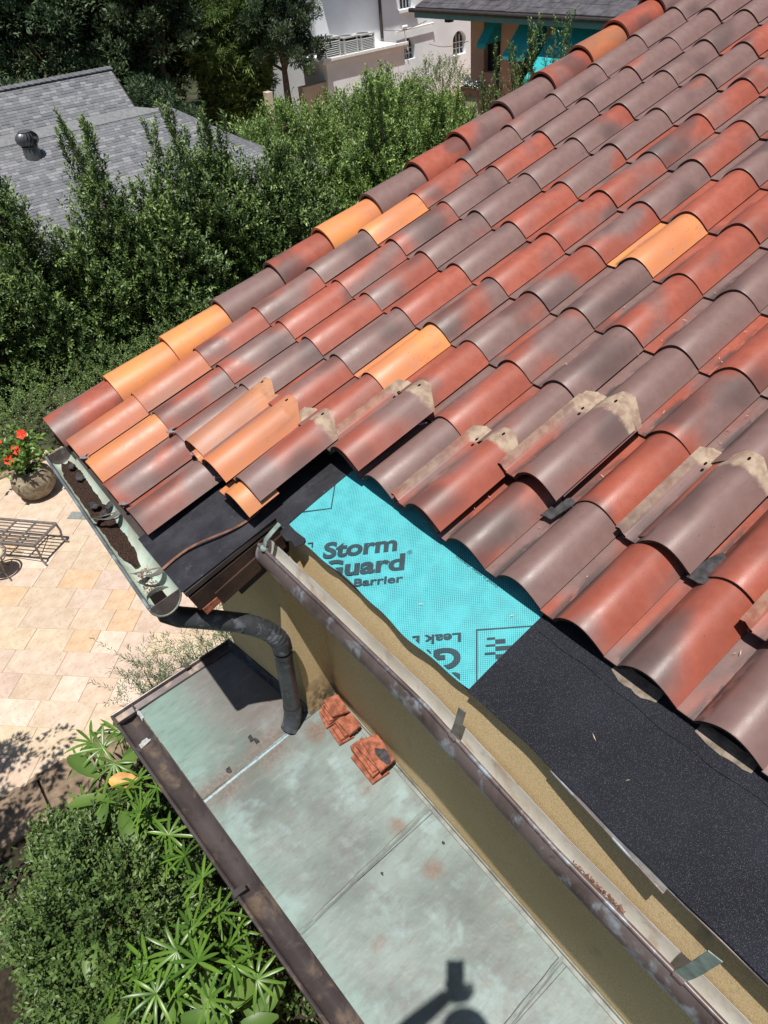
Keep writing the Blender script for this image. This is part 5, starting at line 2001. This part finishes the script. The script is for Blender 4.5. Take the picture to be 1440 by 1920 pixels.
# turbine vent on the lower roof
vt = thing('turbine_vent', 'dark metal turbine vent standing on the grey shingle roof', 'roof vent', (-15.9, 2.84, lowz(-15.9)))
vc = Vector((-15.9, 2.84, lowz(-15.9)))
MB().lathe([(.165, -.10), (.155, .10), (.15, .20), (.165, .205)], vc, 20).build('collar', 'vent', vt, smooth=True)
MB().lathe([(.10, .20), (.10, .46), (.0, .47)], vc, 14).build('core', 'ac_dark', vt)
for i in range(18):
    a = 2 * math.pi * i / 18
    V = []
    for j in range(7):
        f_ = j / 6
        ph_ = math.pi * (.16 + .70 * f_)
        r0, r1 = .225 * math.sin(ph_), .19 * math.sin(ph_)
        z = .33 - .155 * math.cos(ph_)
        aa = a + .35 * f_
        V += [vc + Vector((r0 * math.cos(aa), r0 * math.sin(aa), z)), vc + Vector((r1 * math.cos(aa + .26), r1 * math.sin(aa + .26), z))]
    MB().add(V, [(2 * j, 2 * j + 1, 2 * j + 3, 2 * j + 2) for j in range(6)]).build('vane', 'vent', vt, smooth=True)
MB().lathe([(.0, .49), (.10, .485), (.135, .465)], vc, 16).build('cap', 'vent', vt, smooth=True)

# ------------------------------------------------------------------ WHITE BUILDING, ANNEX, AIR CONDITIONERS
wb = thing('white_building', 'large white stucco building with arched windows at the top of the photo', 'building', (-26, 20, GZ))
WX = -24.0
arches = [(19.44, .30, -3.12, -2.42), (22.05, .36, -3.35, -2.55)]     # centre y, half width, sill z, top z
win = (19.08, 19.72, -1.50, -.65)
def arch_pts(c, hw, z0, z1, n=10):
    zs = z1 - hw
    return [(c - hw, z0), (c + hw, z0)] + [(c + hw * math.cos(math.pi * i / n), zs + hw * math.sin(math.pi * i / n)) for i in range(n + 1)]
bmw = bmesh.new()
# wall face with true openings: made of vertical bands
bands = MB()
ys_ = [13.9, 19.08, 19.14, 19.72, 19.74, 21.69, 22.41, 34]
def wband(y0, y1, z0, z1):
    bands.box((WX - .35, y0, z0), (WX, y1, z1))
top_z = 2.4
wband(15.3, 19.08, GZ, top_z)
wband(19.7401, 21.69, GZ, top_z)
wband(22.41, 34, GZ, top_z)
wband(19.0801, 19.74, GZ, -3.12)
wband(21.6901, 22.4099, GZ, -3.35)
wband(21.6901, 22.4099, -2.55, top_z)
wband(19.0801, 19.74, -.65, top_z)
wband(19.0801, 19.74, -2.42, -1.50)
wband(19.7201, 19.74, -1.50, -.65)
for c, hw, z0, z1 in arches:
    n = 10
    zs = z1 - hw
    for sgn in (-1, 1):
        poly = [(WX, c + sgn * hw, z1), (WX, c + sgn * hw, zs)] + [(WX, c + sgn * hw * math.cos(math.pi / 2 * i / n), zs + hw * math.sin(math.pi / 2 * i / n)) for i in range(1, n + 1)]
        bands.slab(poly, (-.35, 0, 0))
    if c < 20:
        wband(19.0801, c - hw, z0, z1)
        wband(c + hw, 19.7399, z0, z1)
bands.build('wall', 'white', wb)
MB().box((WX - 9, 15.3, GZ), (WX - .36, 34, top_z)).build('wall', 'white', wb)
MB().box((WX - .36, 15.0, top_z), (WX + 1.05, 18.15, top_z + .25)).build('eave', 'white_trim', wb)
MB().box((WX - .36, 18.15, top_z), (WX + .80, 19.0, top_z + .25)).build('eave', 'white_trim', wb)
MB().box((WX - 9.4, 15.0, top_z + .25), (WX + .3, 34, top_z + .6)).build('roof', 'slate', wb)
for c, hw, z0, z1 in arches:
    f_ = MB()
    P = arch_pts(c, hw - .005, z0, z1)
    f_.slab([(WX - .22, y, z) for y, z in P], (-.02, 0, 0))
    w_ = f_.build('window', 'glass', wb)
    k_ = MB()
    for yy in (-.33, 0, .33):
        k_.box((WX - .215, c + yy * hw * 1.5 - .012, z0), (WX - .19, c + yy * hw * 1.5 + .012, z1 - hw * (.12 if yy == 0 else .38)))
    for zz in (.25, .5):
        k_.box((WX - .215, c - hw + .006, z0 + (z1 - z0) * zz - .012), (WX - .188, c + hw - .006, z0 + (z1 - z0) * zz + .012))
    sub(k_.build('glazing_bar', 'white_trim'), w_)
f_ = MB().box((WX - .24, win[0] + .002, win[2]), (WX - .22, win[1] - .002, win[3]))
w_ = f_.build('window', 'glass', wb)
k_ = MB()
for t in range(5):
    y = win[0] + .02 + (win[1] - win[0] - .04) * t / 4
    k_.box((WX - .215, y - .018, win[2]), (WX - .18, y + .018, win[3]))
sub(k_.build('glazing_bar', 'white_trim'), w_)
sub(MB().box((WX + .002, win[0] - .08, win[2] - .10), (WX + .12, win[1] + .12, win[2] - .01)).build('window_sill', 'white_trim'), w_)
MB().tube([(WX + .09, 18.12, 2.3), (WX + .09, 18.12, -2.25)], .055, 10).build('drain_pipe', 'dark_metal', wb, smooth=True)
# white pipe bracket over the arched window
pp = MB()
pp.tube([(WX + .10, 18.80, -2.14), (WX + .10, 20.62, -2.10)], .03, 8)
pp.tube([(WX + .10, 18.80, -2.22), (WX + .10, 18.80, -2.13)], .03, 8)
pp.tube([(WX + .10, 20.62, -2.22), (WX + .10, 20.62, -2.09)], .03, 8)
pp.tube([(WX + .14, 19.12, -2.03), (WX + .10, 19.30, -2.8)], .022, 8)
pp.tube([(WX + .14, 19.05, -2.03), (WX + .14, 19.28, -2.03)], .05, 8)
pp.build('wall_pipe', 'white_trim', wb, smooth=True)
an = MB()
AX = -22.4
MB().box((WX + .002, 14.6, GZ), (AX - .12, 18.0, -2.42)).build('annex_wall', 'white', wb)
MB().box((WX + .002, 14.4, -2.42), (AX, 18.05, -2.34)).build('annex_roof', 'white_trim', wb)
MB().box((AX - .06, 14.4, -2.338), (AX + .03, 18.08, -2.26)).build('annex_parapet', 'white_trim', wb)
# garden wall in cream
gw = MB().box((-22.9, 13.6, GZ), (-22.6, 15.6, -2.95))
tag(gw.build('garden_wall', 'cream_wall'), 'cream garden wall behind the dark fine leaved tree', 'wall')
tag(MB().box((-22.3, 11.9, GZ), (-22.05, 12.1, -2.75)).build('gate_post', 'cream_wall', None, bevel=.01), 'cream gate post standing behind the hedge near the bamboo', 'post')

for i, (y, w, h, lab) in enumerate(((14.70, .62, .58, 'grey air conditioner unit at the left end of the white flat roof'),
                                    (15.48, .58, .50, 'grey air conditioner unit in the middle of the row of three'),
                                    (16.20, .58, .48, 'grey air conditioner unit nearest the brown drain pipe'))):
    t = thing('air_conditioner', lab, 'air conditioner', (-22.9, y + w / 2, -2.34), 'air conditioners on the flat roof')
    x0, x1 = -23.2, -22.62
    MB().box((x0 + .02, y + .02, -2.335), (x1 - .02, y + w - .02, -2.34 + h - .05)).build('core', 'ac_dark', t)
    cc = MB()
    for yy in (y, y + w - .05):
        for xx in (x0, x1 - .05):
            cc.box((xx, yy, -2.335), (xx + .05, yy + .05, -2.34 + h))
    cc.box((x0, y, -2.335), (x1, y + w, -2.28))
    cc.build('frame', 'ac', t)
    for s in range(8):
        z = -2.25 + (h - .16) * s / 7
        MB().slab([(x1 - .012, y + .05, z), (x1 - .012, y + w - .05, z), (x1 + .004, y + w - .05, z - .03), (x1 + .004, y + .05, z - .03)], (-.006, 0, .002)).build('louvre', 'ac', t)
        MB().slab([(x0 + .05, y + .012, z), (x1 - .05, y + .012, z), (x1 - .05, y - .004, z - .03), (x0 + .05, y - .004, z - .03)], (0, .006, .002)).build('louvre', 'ac', t)
    MB().box((x0 - .01, y - .01, -2.34 + h), (x1 + .01, y + w + .01, -2.34 + h + .045)).build('top', 'ac', t)
    MB().lathe([(.0, .06), (.20, .055), (.22, .045)], (x0 + (x1 - x0) / 2, y + w / 2, -2.34 + h), 16).build('fan_guard', 'ac_dark', t)

# ------------------------------------------------------------------ SALMON HOUSE WITH AWNINGS
oh = thing('salmon_house', 'salmon stucco house with turquoise awnings and a slate roof', 'house', (-12, 18, GZ))
OY = 16.4
openings = [(-16.90, -16.22, -2.5, -1.05), (-15.55, -14.55, -2.9, -1.05), (-14.3, -11.6, -3.2, -1.05)]
mb = MB()
xprev = -17.45
for a, b_, z0, z1 in openings:
    mb.box((xprev, OY, GZ), (a, OY + .3, -1.0))
    mb.box((a, OY, GZ), (b_, OY + .3, z0))
    mb.box((a, OY, z1), (b_, OY + .3, -1.0))
    xprev = b_
mb.box((xprev, OY, GZ), (-6, OY + .3, -1.0))
mb.box((-17.45, OY + .3, GZ), (-6, OY + 8, -1.0))
mb.build('wall', 'orange_wall', oh)
for a, b_, z0, z1 in openings:
    w_ = MB().box((a, OY + .2, z0), (b_, OY + .22, z1)).build('window', 'glass', oh)
    k_ = MB()
    nb_ = max(2, int((b_ - a) / .45))
    for i in range(nb_ + 1):
        x = a + .02 + (b_ - a - .04) * i / nb_
        k_.box((x - .02, OY + .17, z0), (x + .02, OY + .198, z1))
    sub(k_.build('window_frame', 'dark_metal'), w_)
MB().box((-18.85, OY - .95, -1.10), (-5.5, OY - .90, -.93)).build('fascia', 'teal_fascia', oh)
MB().box((-18.85, OY - .90, -1.06), (-5.5, OY + 8.5, -1.0)).build('soffit', 'teal_fascia', oh)
MB().tube([(-19.0, OY - 1.0, -.91), (-5.4, OY - 1.0, -.91)], .06, 10).build('gutter', 'dark_metal', oh, smooth=True)
rf = MB().slab([(-18.9, OY - .95, -.92), (-5.4, OY - .95, -.92), (-5.4, OY + 5, 1.55), (-17.5, OY + 5, 1.55)], (0, .03, .04))
roof_o = rf.build('roof', 'slate', oh)
for i in range(13):
    y = OY - .92 + i * .20
    x = -18.85 + .03 * i
    while x < -9.6:
        w = random.uniform(.28, .5)
        z = -.92 + (y - OY + .95) * .415 + .045
        sub(MB().slab([(x, y, z + .012), (x + w - .01, y, z + .012), (x + w - .01, y + .21, z + .0945), (x, y + .21, z + .0945)], (0, 0, random.uniform(.012, .025))).build('slate_tile', 'slate'), roof_o)
        x += w
MB().box((-18.25, OY - .30, -1.28), (-18.05, OY - .12, -1.12)).build('eave_lamp', 'dark_metal', oh)
MB().tube([(-16.28, OY - .05, -1.8), (-16.28, OY - .05, GZ)], .045, 8).build('drain_pipe', 'dark_metal', oh, smooth=True)
for i, (a, b_, z0, z1, dep, shift, lab) in enumerate(((-16.55, -16.20, -1.80, -1.02, .62, -.0, 0), (-15.30, -14.50, -1.95, -1.02, .85, 0, 0), (-14.02, -10.8, -2.35, -1.02, 1.35, 0, 0))):
    aw = MB()
    aw.add([(a, OY - .02, z1), (b_, OY - .02, z1), (b_, OY - dep, z0 + .13), (a, OY - dep, z0 + .13),
            (a, OY - .02, z1 - .015), (b_, OY - .02, z1 - .015), (b_, OY - dep, z0 + .115), (a, OY - dep, z0 + .115)],
           [(0, 1, 2, 3), (7, 6, 5, 4), (0, 3, 7, 4), (1, 5, 6, 2), (0, 4, 5, 1)])
    for x in (a, b_):
        aw.slab([(x, OY - .02, z1 - .016), (x, OY - dep, z0 + .114), (x, OY - .02, z0 + .114)], (.012 if x == a else -.012, 0, 0))
    ao = aw.build('awning', 'teal', oh)
    va = MB()
    nsc = max(3, int((b_ - a) / .12))
    for j in range(nsc):
        x0, x1 = a + (b_ - a) * j / nsc, a + (b_ - a) * (j + 1) / nsc
        va.slab([(x0, OY - dep - .002, z0 + .13), (x0, OY - dep - .002, z0 + .04), (x0 + (x1 - x0) * .25, OY - dep - .002, z0 + .008), ((x0 + x1) / 2, OY - dep - .002, z0), (x0 + (x1 - x0) * .75, OY - dep - .002, z0 + .008), (x1, OY - dep - .002, z0 + .04), (x1, OY - dep - .002, z0 + .13)], (0, -.008, 0))
    sub(va.build('valance', 'teal'), ao)
# white flowers in a trough below the first awning
tr = MB().box((-17.1, OY - .75, GZ + 1.60), (-16.35, OY - .45, GZ + 1.82)).build('flower_trough', 'wood', None)
tag(tr, 'long flower trough standing on a plinth by the salmon wall', 'planter')
sub(MB().box((-17.0, OY - .72, GZ), (-16.45, OY - .48, GZ + 1.598)).build('plinth', 'cream_wall'), tr)
n = 260
B = np.c_[rng.uniform(-17.08, -16.37, n), rng.uniform(OY - .74, OY - .46, n), rng.uniform(GZ + 1.83, GZ + 2.0, n)]
fl_ = thing('white_flowers', 'white flowers growing in the trough by the salmon wall', 'flowers', (-16.7, OY - .6, GZ + 1.82))
D = unit(rng.normal(0, 1, (n, 3)) + np.array([0, 0, .6]))
leaves('blossom', B, D, .05, .05, 'white_trim', fl_)
leaves('foliage', B - np.array([0, 0, .05]), D, .07, .03, 'leaf_hedge', fl_)
# overhead wires
for (a, b_, sag, lab) in (((-13.5, 9.0, 1.2), (-18.9, 15.4, -1.2), .35, 0),):
    pass
for k_, (a, b_, lab) in enumerate((((-24.0 + .05, 18.2, -2.0), (-18.9, OY - .45, -1.25), 'thin dark wire running from the white wall up to the salmon eave'),
                                   ((-24.0 + .05, 20.4, -2.75), (-17.5, OY - .05, -1.75), 'thin dark wire running lower along the white wall'))):
    P_ = []
    for i in range(13):
        t = i / 12
        p = Vector(a).lerp(Vector(b_), t)
        p.z -= .12 * math.sin(math.pi * t)
        P_.append(p)
    tag(MB().tube(P_, .009, 5).build('overhead_wire', 'dark_metal'), lab, 'wire')

# tree tip beside the slate roof
tree(-14.6, 20.6, 1.1, 1.1, 1.4, 'dark pine top in front of the slate roof', leaf=.12, wid=.02, clumps=40, per=160, name='pine_tree', trunk=.10, group=None)

# ------------------------------------------------------------------ PHOTOGRAPHER (his shadow falls on the copper roof)
fwd, rgt, dwn = Vector(R_[2]), Vector(R_[0]), Vector(R_[1])
fwd = -Vector((0.62702, -0.43543, 0.64594))
Cc_ = Vector((0.95913, -1.21601, 1.71047))
ph_c = Cc_ - fwd * .010 + dwn * .050 - rgt * .018
mb = MB()
P = []
for dz_ in (0, .0078):
    for sx, sy in ((-1, -1), (1, -1), (1, 1), (-1, 1)):
        P.append(ph_c + rgt * .0375 * sx + dwn * .078 * sy - fwd * dz_)
o = mb.hexa(P).build('phone', 'dark_metal', None, bevel=.004)
tag(o, 'dark phone held up by the photographer', 'phone')

hf = Vector((-.82, .57, 0)).normalized()
hl = Vector((-.57, -.82, 0)).normalized()
head = Vector((1.13, -1.345, 1.57))
neck = head + Vector((0, 0, -.155)) - hf * .03
chest = neck + Vector((0, 0, -.16)) - hf * .02
pelv = neck + Vector((0, 0, -.62)) - hf * .03
ls, rs = neck + hl * .18 + Vector((0, 0, -.055)), neck - hl * .18 + Vector((0, 0, -.055))
hand = Cc_ - fwd * .022 + dwn * .105 - rgt * .045
lelb = Vector((.885, -1.50, 1.27))
relb = rs + Vector((0, 0, -.28)) - hl * .05
rhand = relb + Vector((0, 0, -.20)) + hf * .13
FZ_ = -.085
lh, rh = pelv + hl * .095, pelv - hl * .095
lk, rk = lh + Vector((0, 0, -.42)) + hf * .02, rh + Vector((0, 0, -.42)) + hf * .02
la, ra = Vector((lk.x, lk.y, FZ_ + .08)) - hf * .02, Vector((rk.x, rk.y, FZ_ + .08)) - hf * .02
joints = [pelv, chest, neck, head, head + Vector((0, 0, .07)), ls, lelb, hand, rs, relb, rhand, lh, lk, la, la + hf * .16 + Vector((0, 0, -.055)), rh, rk, ra, ra + hf * .16 + Vector((0, 0, -.055)), (pelv + chest) / 2]
rads = [(.135, .095), (.15, .098), (.052, .052), (.076, .094), (.068, .082), (.068, .06), (.042, .042), (.030, .026), (.068, .06), (.042, .042), (.030, .026), (.088, .088), (.060, .060), (.045, .045), (.042, .032), (.088, .088), (.060, .060), (.045, .045), (.042, .032), (.130, .092)]
edges = [(0, 19), (19, 1), (1, 2), (2, 3), (3, 4), (1, 5), (5, 6), (6, 7), (1, 8), (8, 9), (9, 10), (0, 11), (11, 12), (12, 13), (13, 14), (0, 15), (15, 16), (16, 17), (17, 18)]
me = bpy.data.meshes.new('person')
me.from_pydata([p[:] for p in joints], edges, [])
po = bpy.data.objects.new('person', me)
COL.objects.link(po)
sk = po.modifiers.new('skin', 'SKIN')
for v, r in zip(me.skin_vertices[0].data, rads):
    v.radius = r
    v.use_root = False
me.skin_vertices[0].data[0].use_root = True
sk.use_smooth_shade = True
ss = po.modifiers.new('subdivision', 'SUBSURF')
ss.levels = ss.render_levels = 3
bpy.context.view_layer.update()
body = bpy.data.meshes.new_from_object(po.evaluated_get(bpy.context.evaluated_depsgraph_get()))
po.modifiers.clear()
po.data = body
skinm = simple('skin', (.50, .30, .21), .5, .35, .08, 20)
body.materials.clear()
for m_ in (simple('grey_work_shirt', (.23, .25, .27), .9, .1, .15, 9, 0, .3), simple('dark_work_trousers', (.035, .045, .075), .9, .1, .2, 14, 0, .3), skinm, simple('brown_work_boots', (.06, .035, .02), .7, .3, .2, 20)):
    body.materials.append(m_)
KIND = {(0, 19): 1, (19, 1): 0, (1, 2): 0, (2, 3): 2, (3, 4): 2, (1, 5): 0, (5, 6): 0, (6, 7): 2, (1, 8): 0, (8, 9): 0, (9, 10): 2, (0, 11): 1, (11, 12): 1, (12, 13): 1, (13, 14): 3, (0, 15): 1, (15, 16): 1, (16, 17): 1, (17, 18): 3}
for p in body.polygons:
    c = p.center
    best = (9, 0)
    for e_ in edges:
        a_, b_ = joints[e_[0]], joints[e_[1]]
        t = max(0, min(1, (c - a_).dot(b_ - a_) / (b_ - a_).length_squared))
        d_ = (c - a_.lerp(b_, t)).length
        if d_ < best[0] - 1e-5:
            best = (d_, KIND[e_])
    k_ = best[1]
    if c.z > neck.z + .02 and (c - head).length < .22:
        k_ = 2
    elif c.z < FZ_ + .10:
        k_ = 3
    elif abs(c.x - pelv.x) < .25 and pelv.z - .1 < c.z < pelv.z + .06 and (c - pelv).xy.length < .22:
        k_ = 1
    p.material_index = k_
tag(po, 'photographer in grey shirt, dark trousers and cap, raising a phone with the left hand', 'person')
# fingers of the phone hand and of the hanging hand
def fingers(c, along, across, n_out, curl, name):
    mb = MB()
    for k_, ln in enumerate((.066, .076, .071, .055)):
        b_ = c + across * (.028 - .019 * k_) + along * .035
        mb.tube([b_ - along * .03, b_, b_ + along * ln * .45 + n_out * curl * .012, b_ + along * ln * .75 + n_out * curl * .030, b_ + along * ln * .85 + n_out * curl * .045], [.009, .009, .0082, .0075, .006], 7)
    b_ = c + across * .035
    mb.tube([b_ - along * .02, b_ + across * .022 + along * .02, b_ + across * .028 + along * .05 + n_out * curl * .02], [.011, .010, .008], 7)
    o = mb.build(name, skinm, None, smooth=True)
    o.parent = po
    return o
fingers(hand + rgt * .005, rgt, -dwn, fwd, .55, 'fingers')
fingers(rhand, Vector((0, 0, -1)), hf, -hl, -.8, 'fingers')
def face_part(mb, name, mat):
    o = mb.build(name, mat, None, smooth=True)
    o.parent = po
    return o


# cap with a peak, ears, nose, eyes, mouth
hc = head + Vector((0, 0, .020))
face_part(MB().lathe([(.0, .118), (.050, .108), (.082, .075), (.098, .03), (.100, .005), (.094, .0)], hc, 20), 'cap', simple('navy_cap', (.02, .03, .06), .85, .15, .15, 20))
peak = []
for i in range(9):
    a = (i / 8 - .5) * 2.0
    peak.append(hc - hf * (.095 * math.cos(a)) + hl * (.095 * math.sin(a)) + Vector((0, 0, .008)))
for i in range(8, -1, -1):
    a = (i / 8 - .5) * 1.7
    peak.append(hc - hf * (.095 + .055 * math.cos(a) ** 1.5) + hl * (.090 * math.sin(a)) + Vector((0, 0, -.006)))
face_part(MB().slab(peak, (0, 0, .005)), 'cap_peak', bpy.data.materials['navy_cap'])
for sg in (-1, 1):
    face_part(MB().tube([head + hl * .088 * sg + Vector((0, 0, .025)), head + hl * .096 * sg + Vector((0, 0, .005)) - hf * .008, head + hl * .090 * sg + Vector((0, 0, -.028))], [.010, .014, .008], 8), 'ear', skinm)
    face_part(MB().lathe([(.0, .010), (.007, .007), (.010, .0), (.007, -.007), (.0, -.010)], head + hf * .083 + hl * .032 * sg + Vector((0, 0, .006)), 10), 'eye', 'dark_metal')
face_part(MB().tube([head + hf * .088 + Vector((0, 0, .008)), head + hf * .104 + Vector((0, 0, -.024)), head + hf * .090 + Vector((0, 0, -.034))], [.008, .014, .010], 8), 'nose', skinm)
face_part(MB().tube([head + hf * .084 + hl * .024 + Vector((0, 0, -.058)), head + hf * .092 + Vector((0, 0, -.060)), head + hf * .084 - hl * .024 + Vector((0, 0, -.058))], .005, 6), 'mouth', simple('lips', (.42, .16, .13), .5, .3, .1, 20))

pl = thing('step_ladder', 'tall aluminium platform ladder carrying the photographer', 'ladder', (1.15, -1.42, GZ))
top = Vector((pelv.x, pelv.y, FZ_ - .02))
MB().box((top.x - .24, top.y - .17, FZ_ - .035), (top.x + .24, top.y + .17, FZ_ - .002)).build('platform', 'drain', pl)
for sx in (-1, 1):
    for sy in (-.15, .15):
        MB().tube([(top.x + .22 * sx, top.y + sy, FZ_ - .03), (top.x + 1.1 * sx, top.y + sy * 1.6, GZ)], .022, 8).build('rail', 'drain', pl)
for k_ in range(13):
    t = (k_ + 1) / 14
    x = top.x + .22 + (1.1 - .22) * t
    z = FZ_ - .03 + (GZ - FZ_ + .03) * t
    w = .15 * (1 + .6 * t)
    MB().tube([(x, top.y - w, z), (x, top.y + w, z)], .015, 7).build('rung', 'drain', pl)
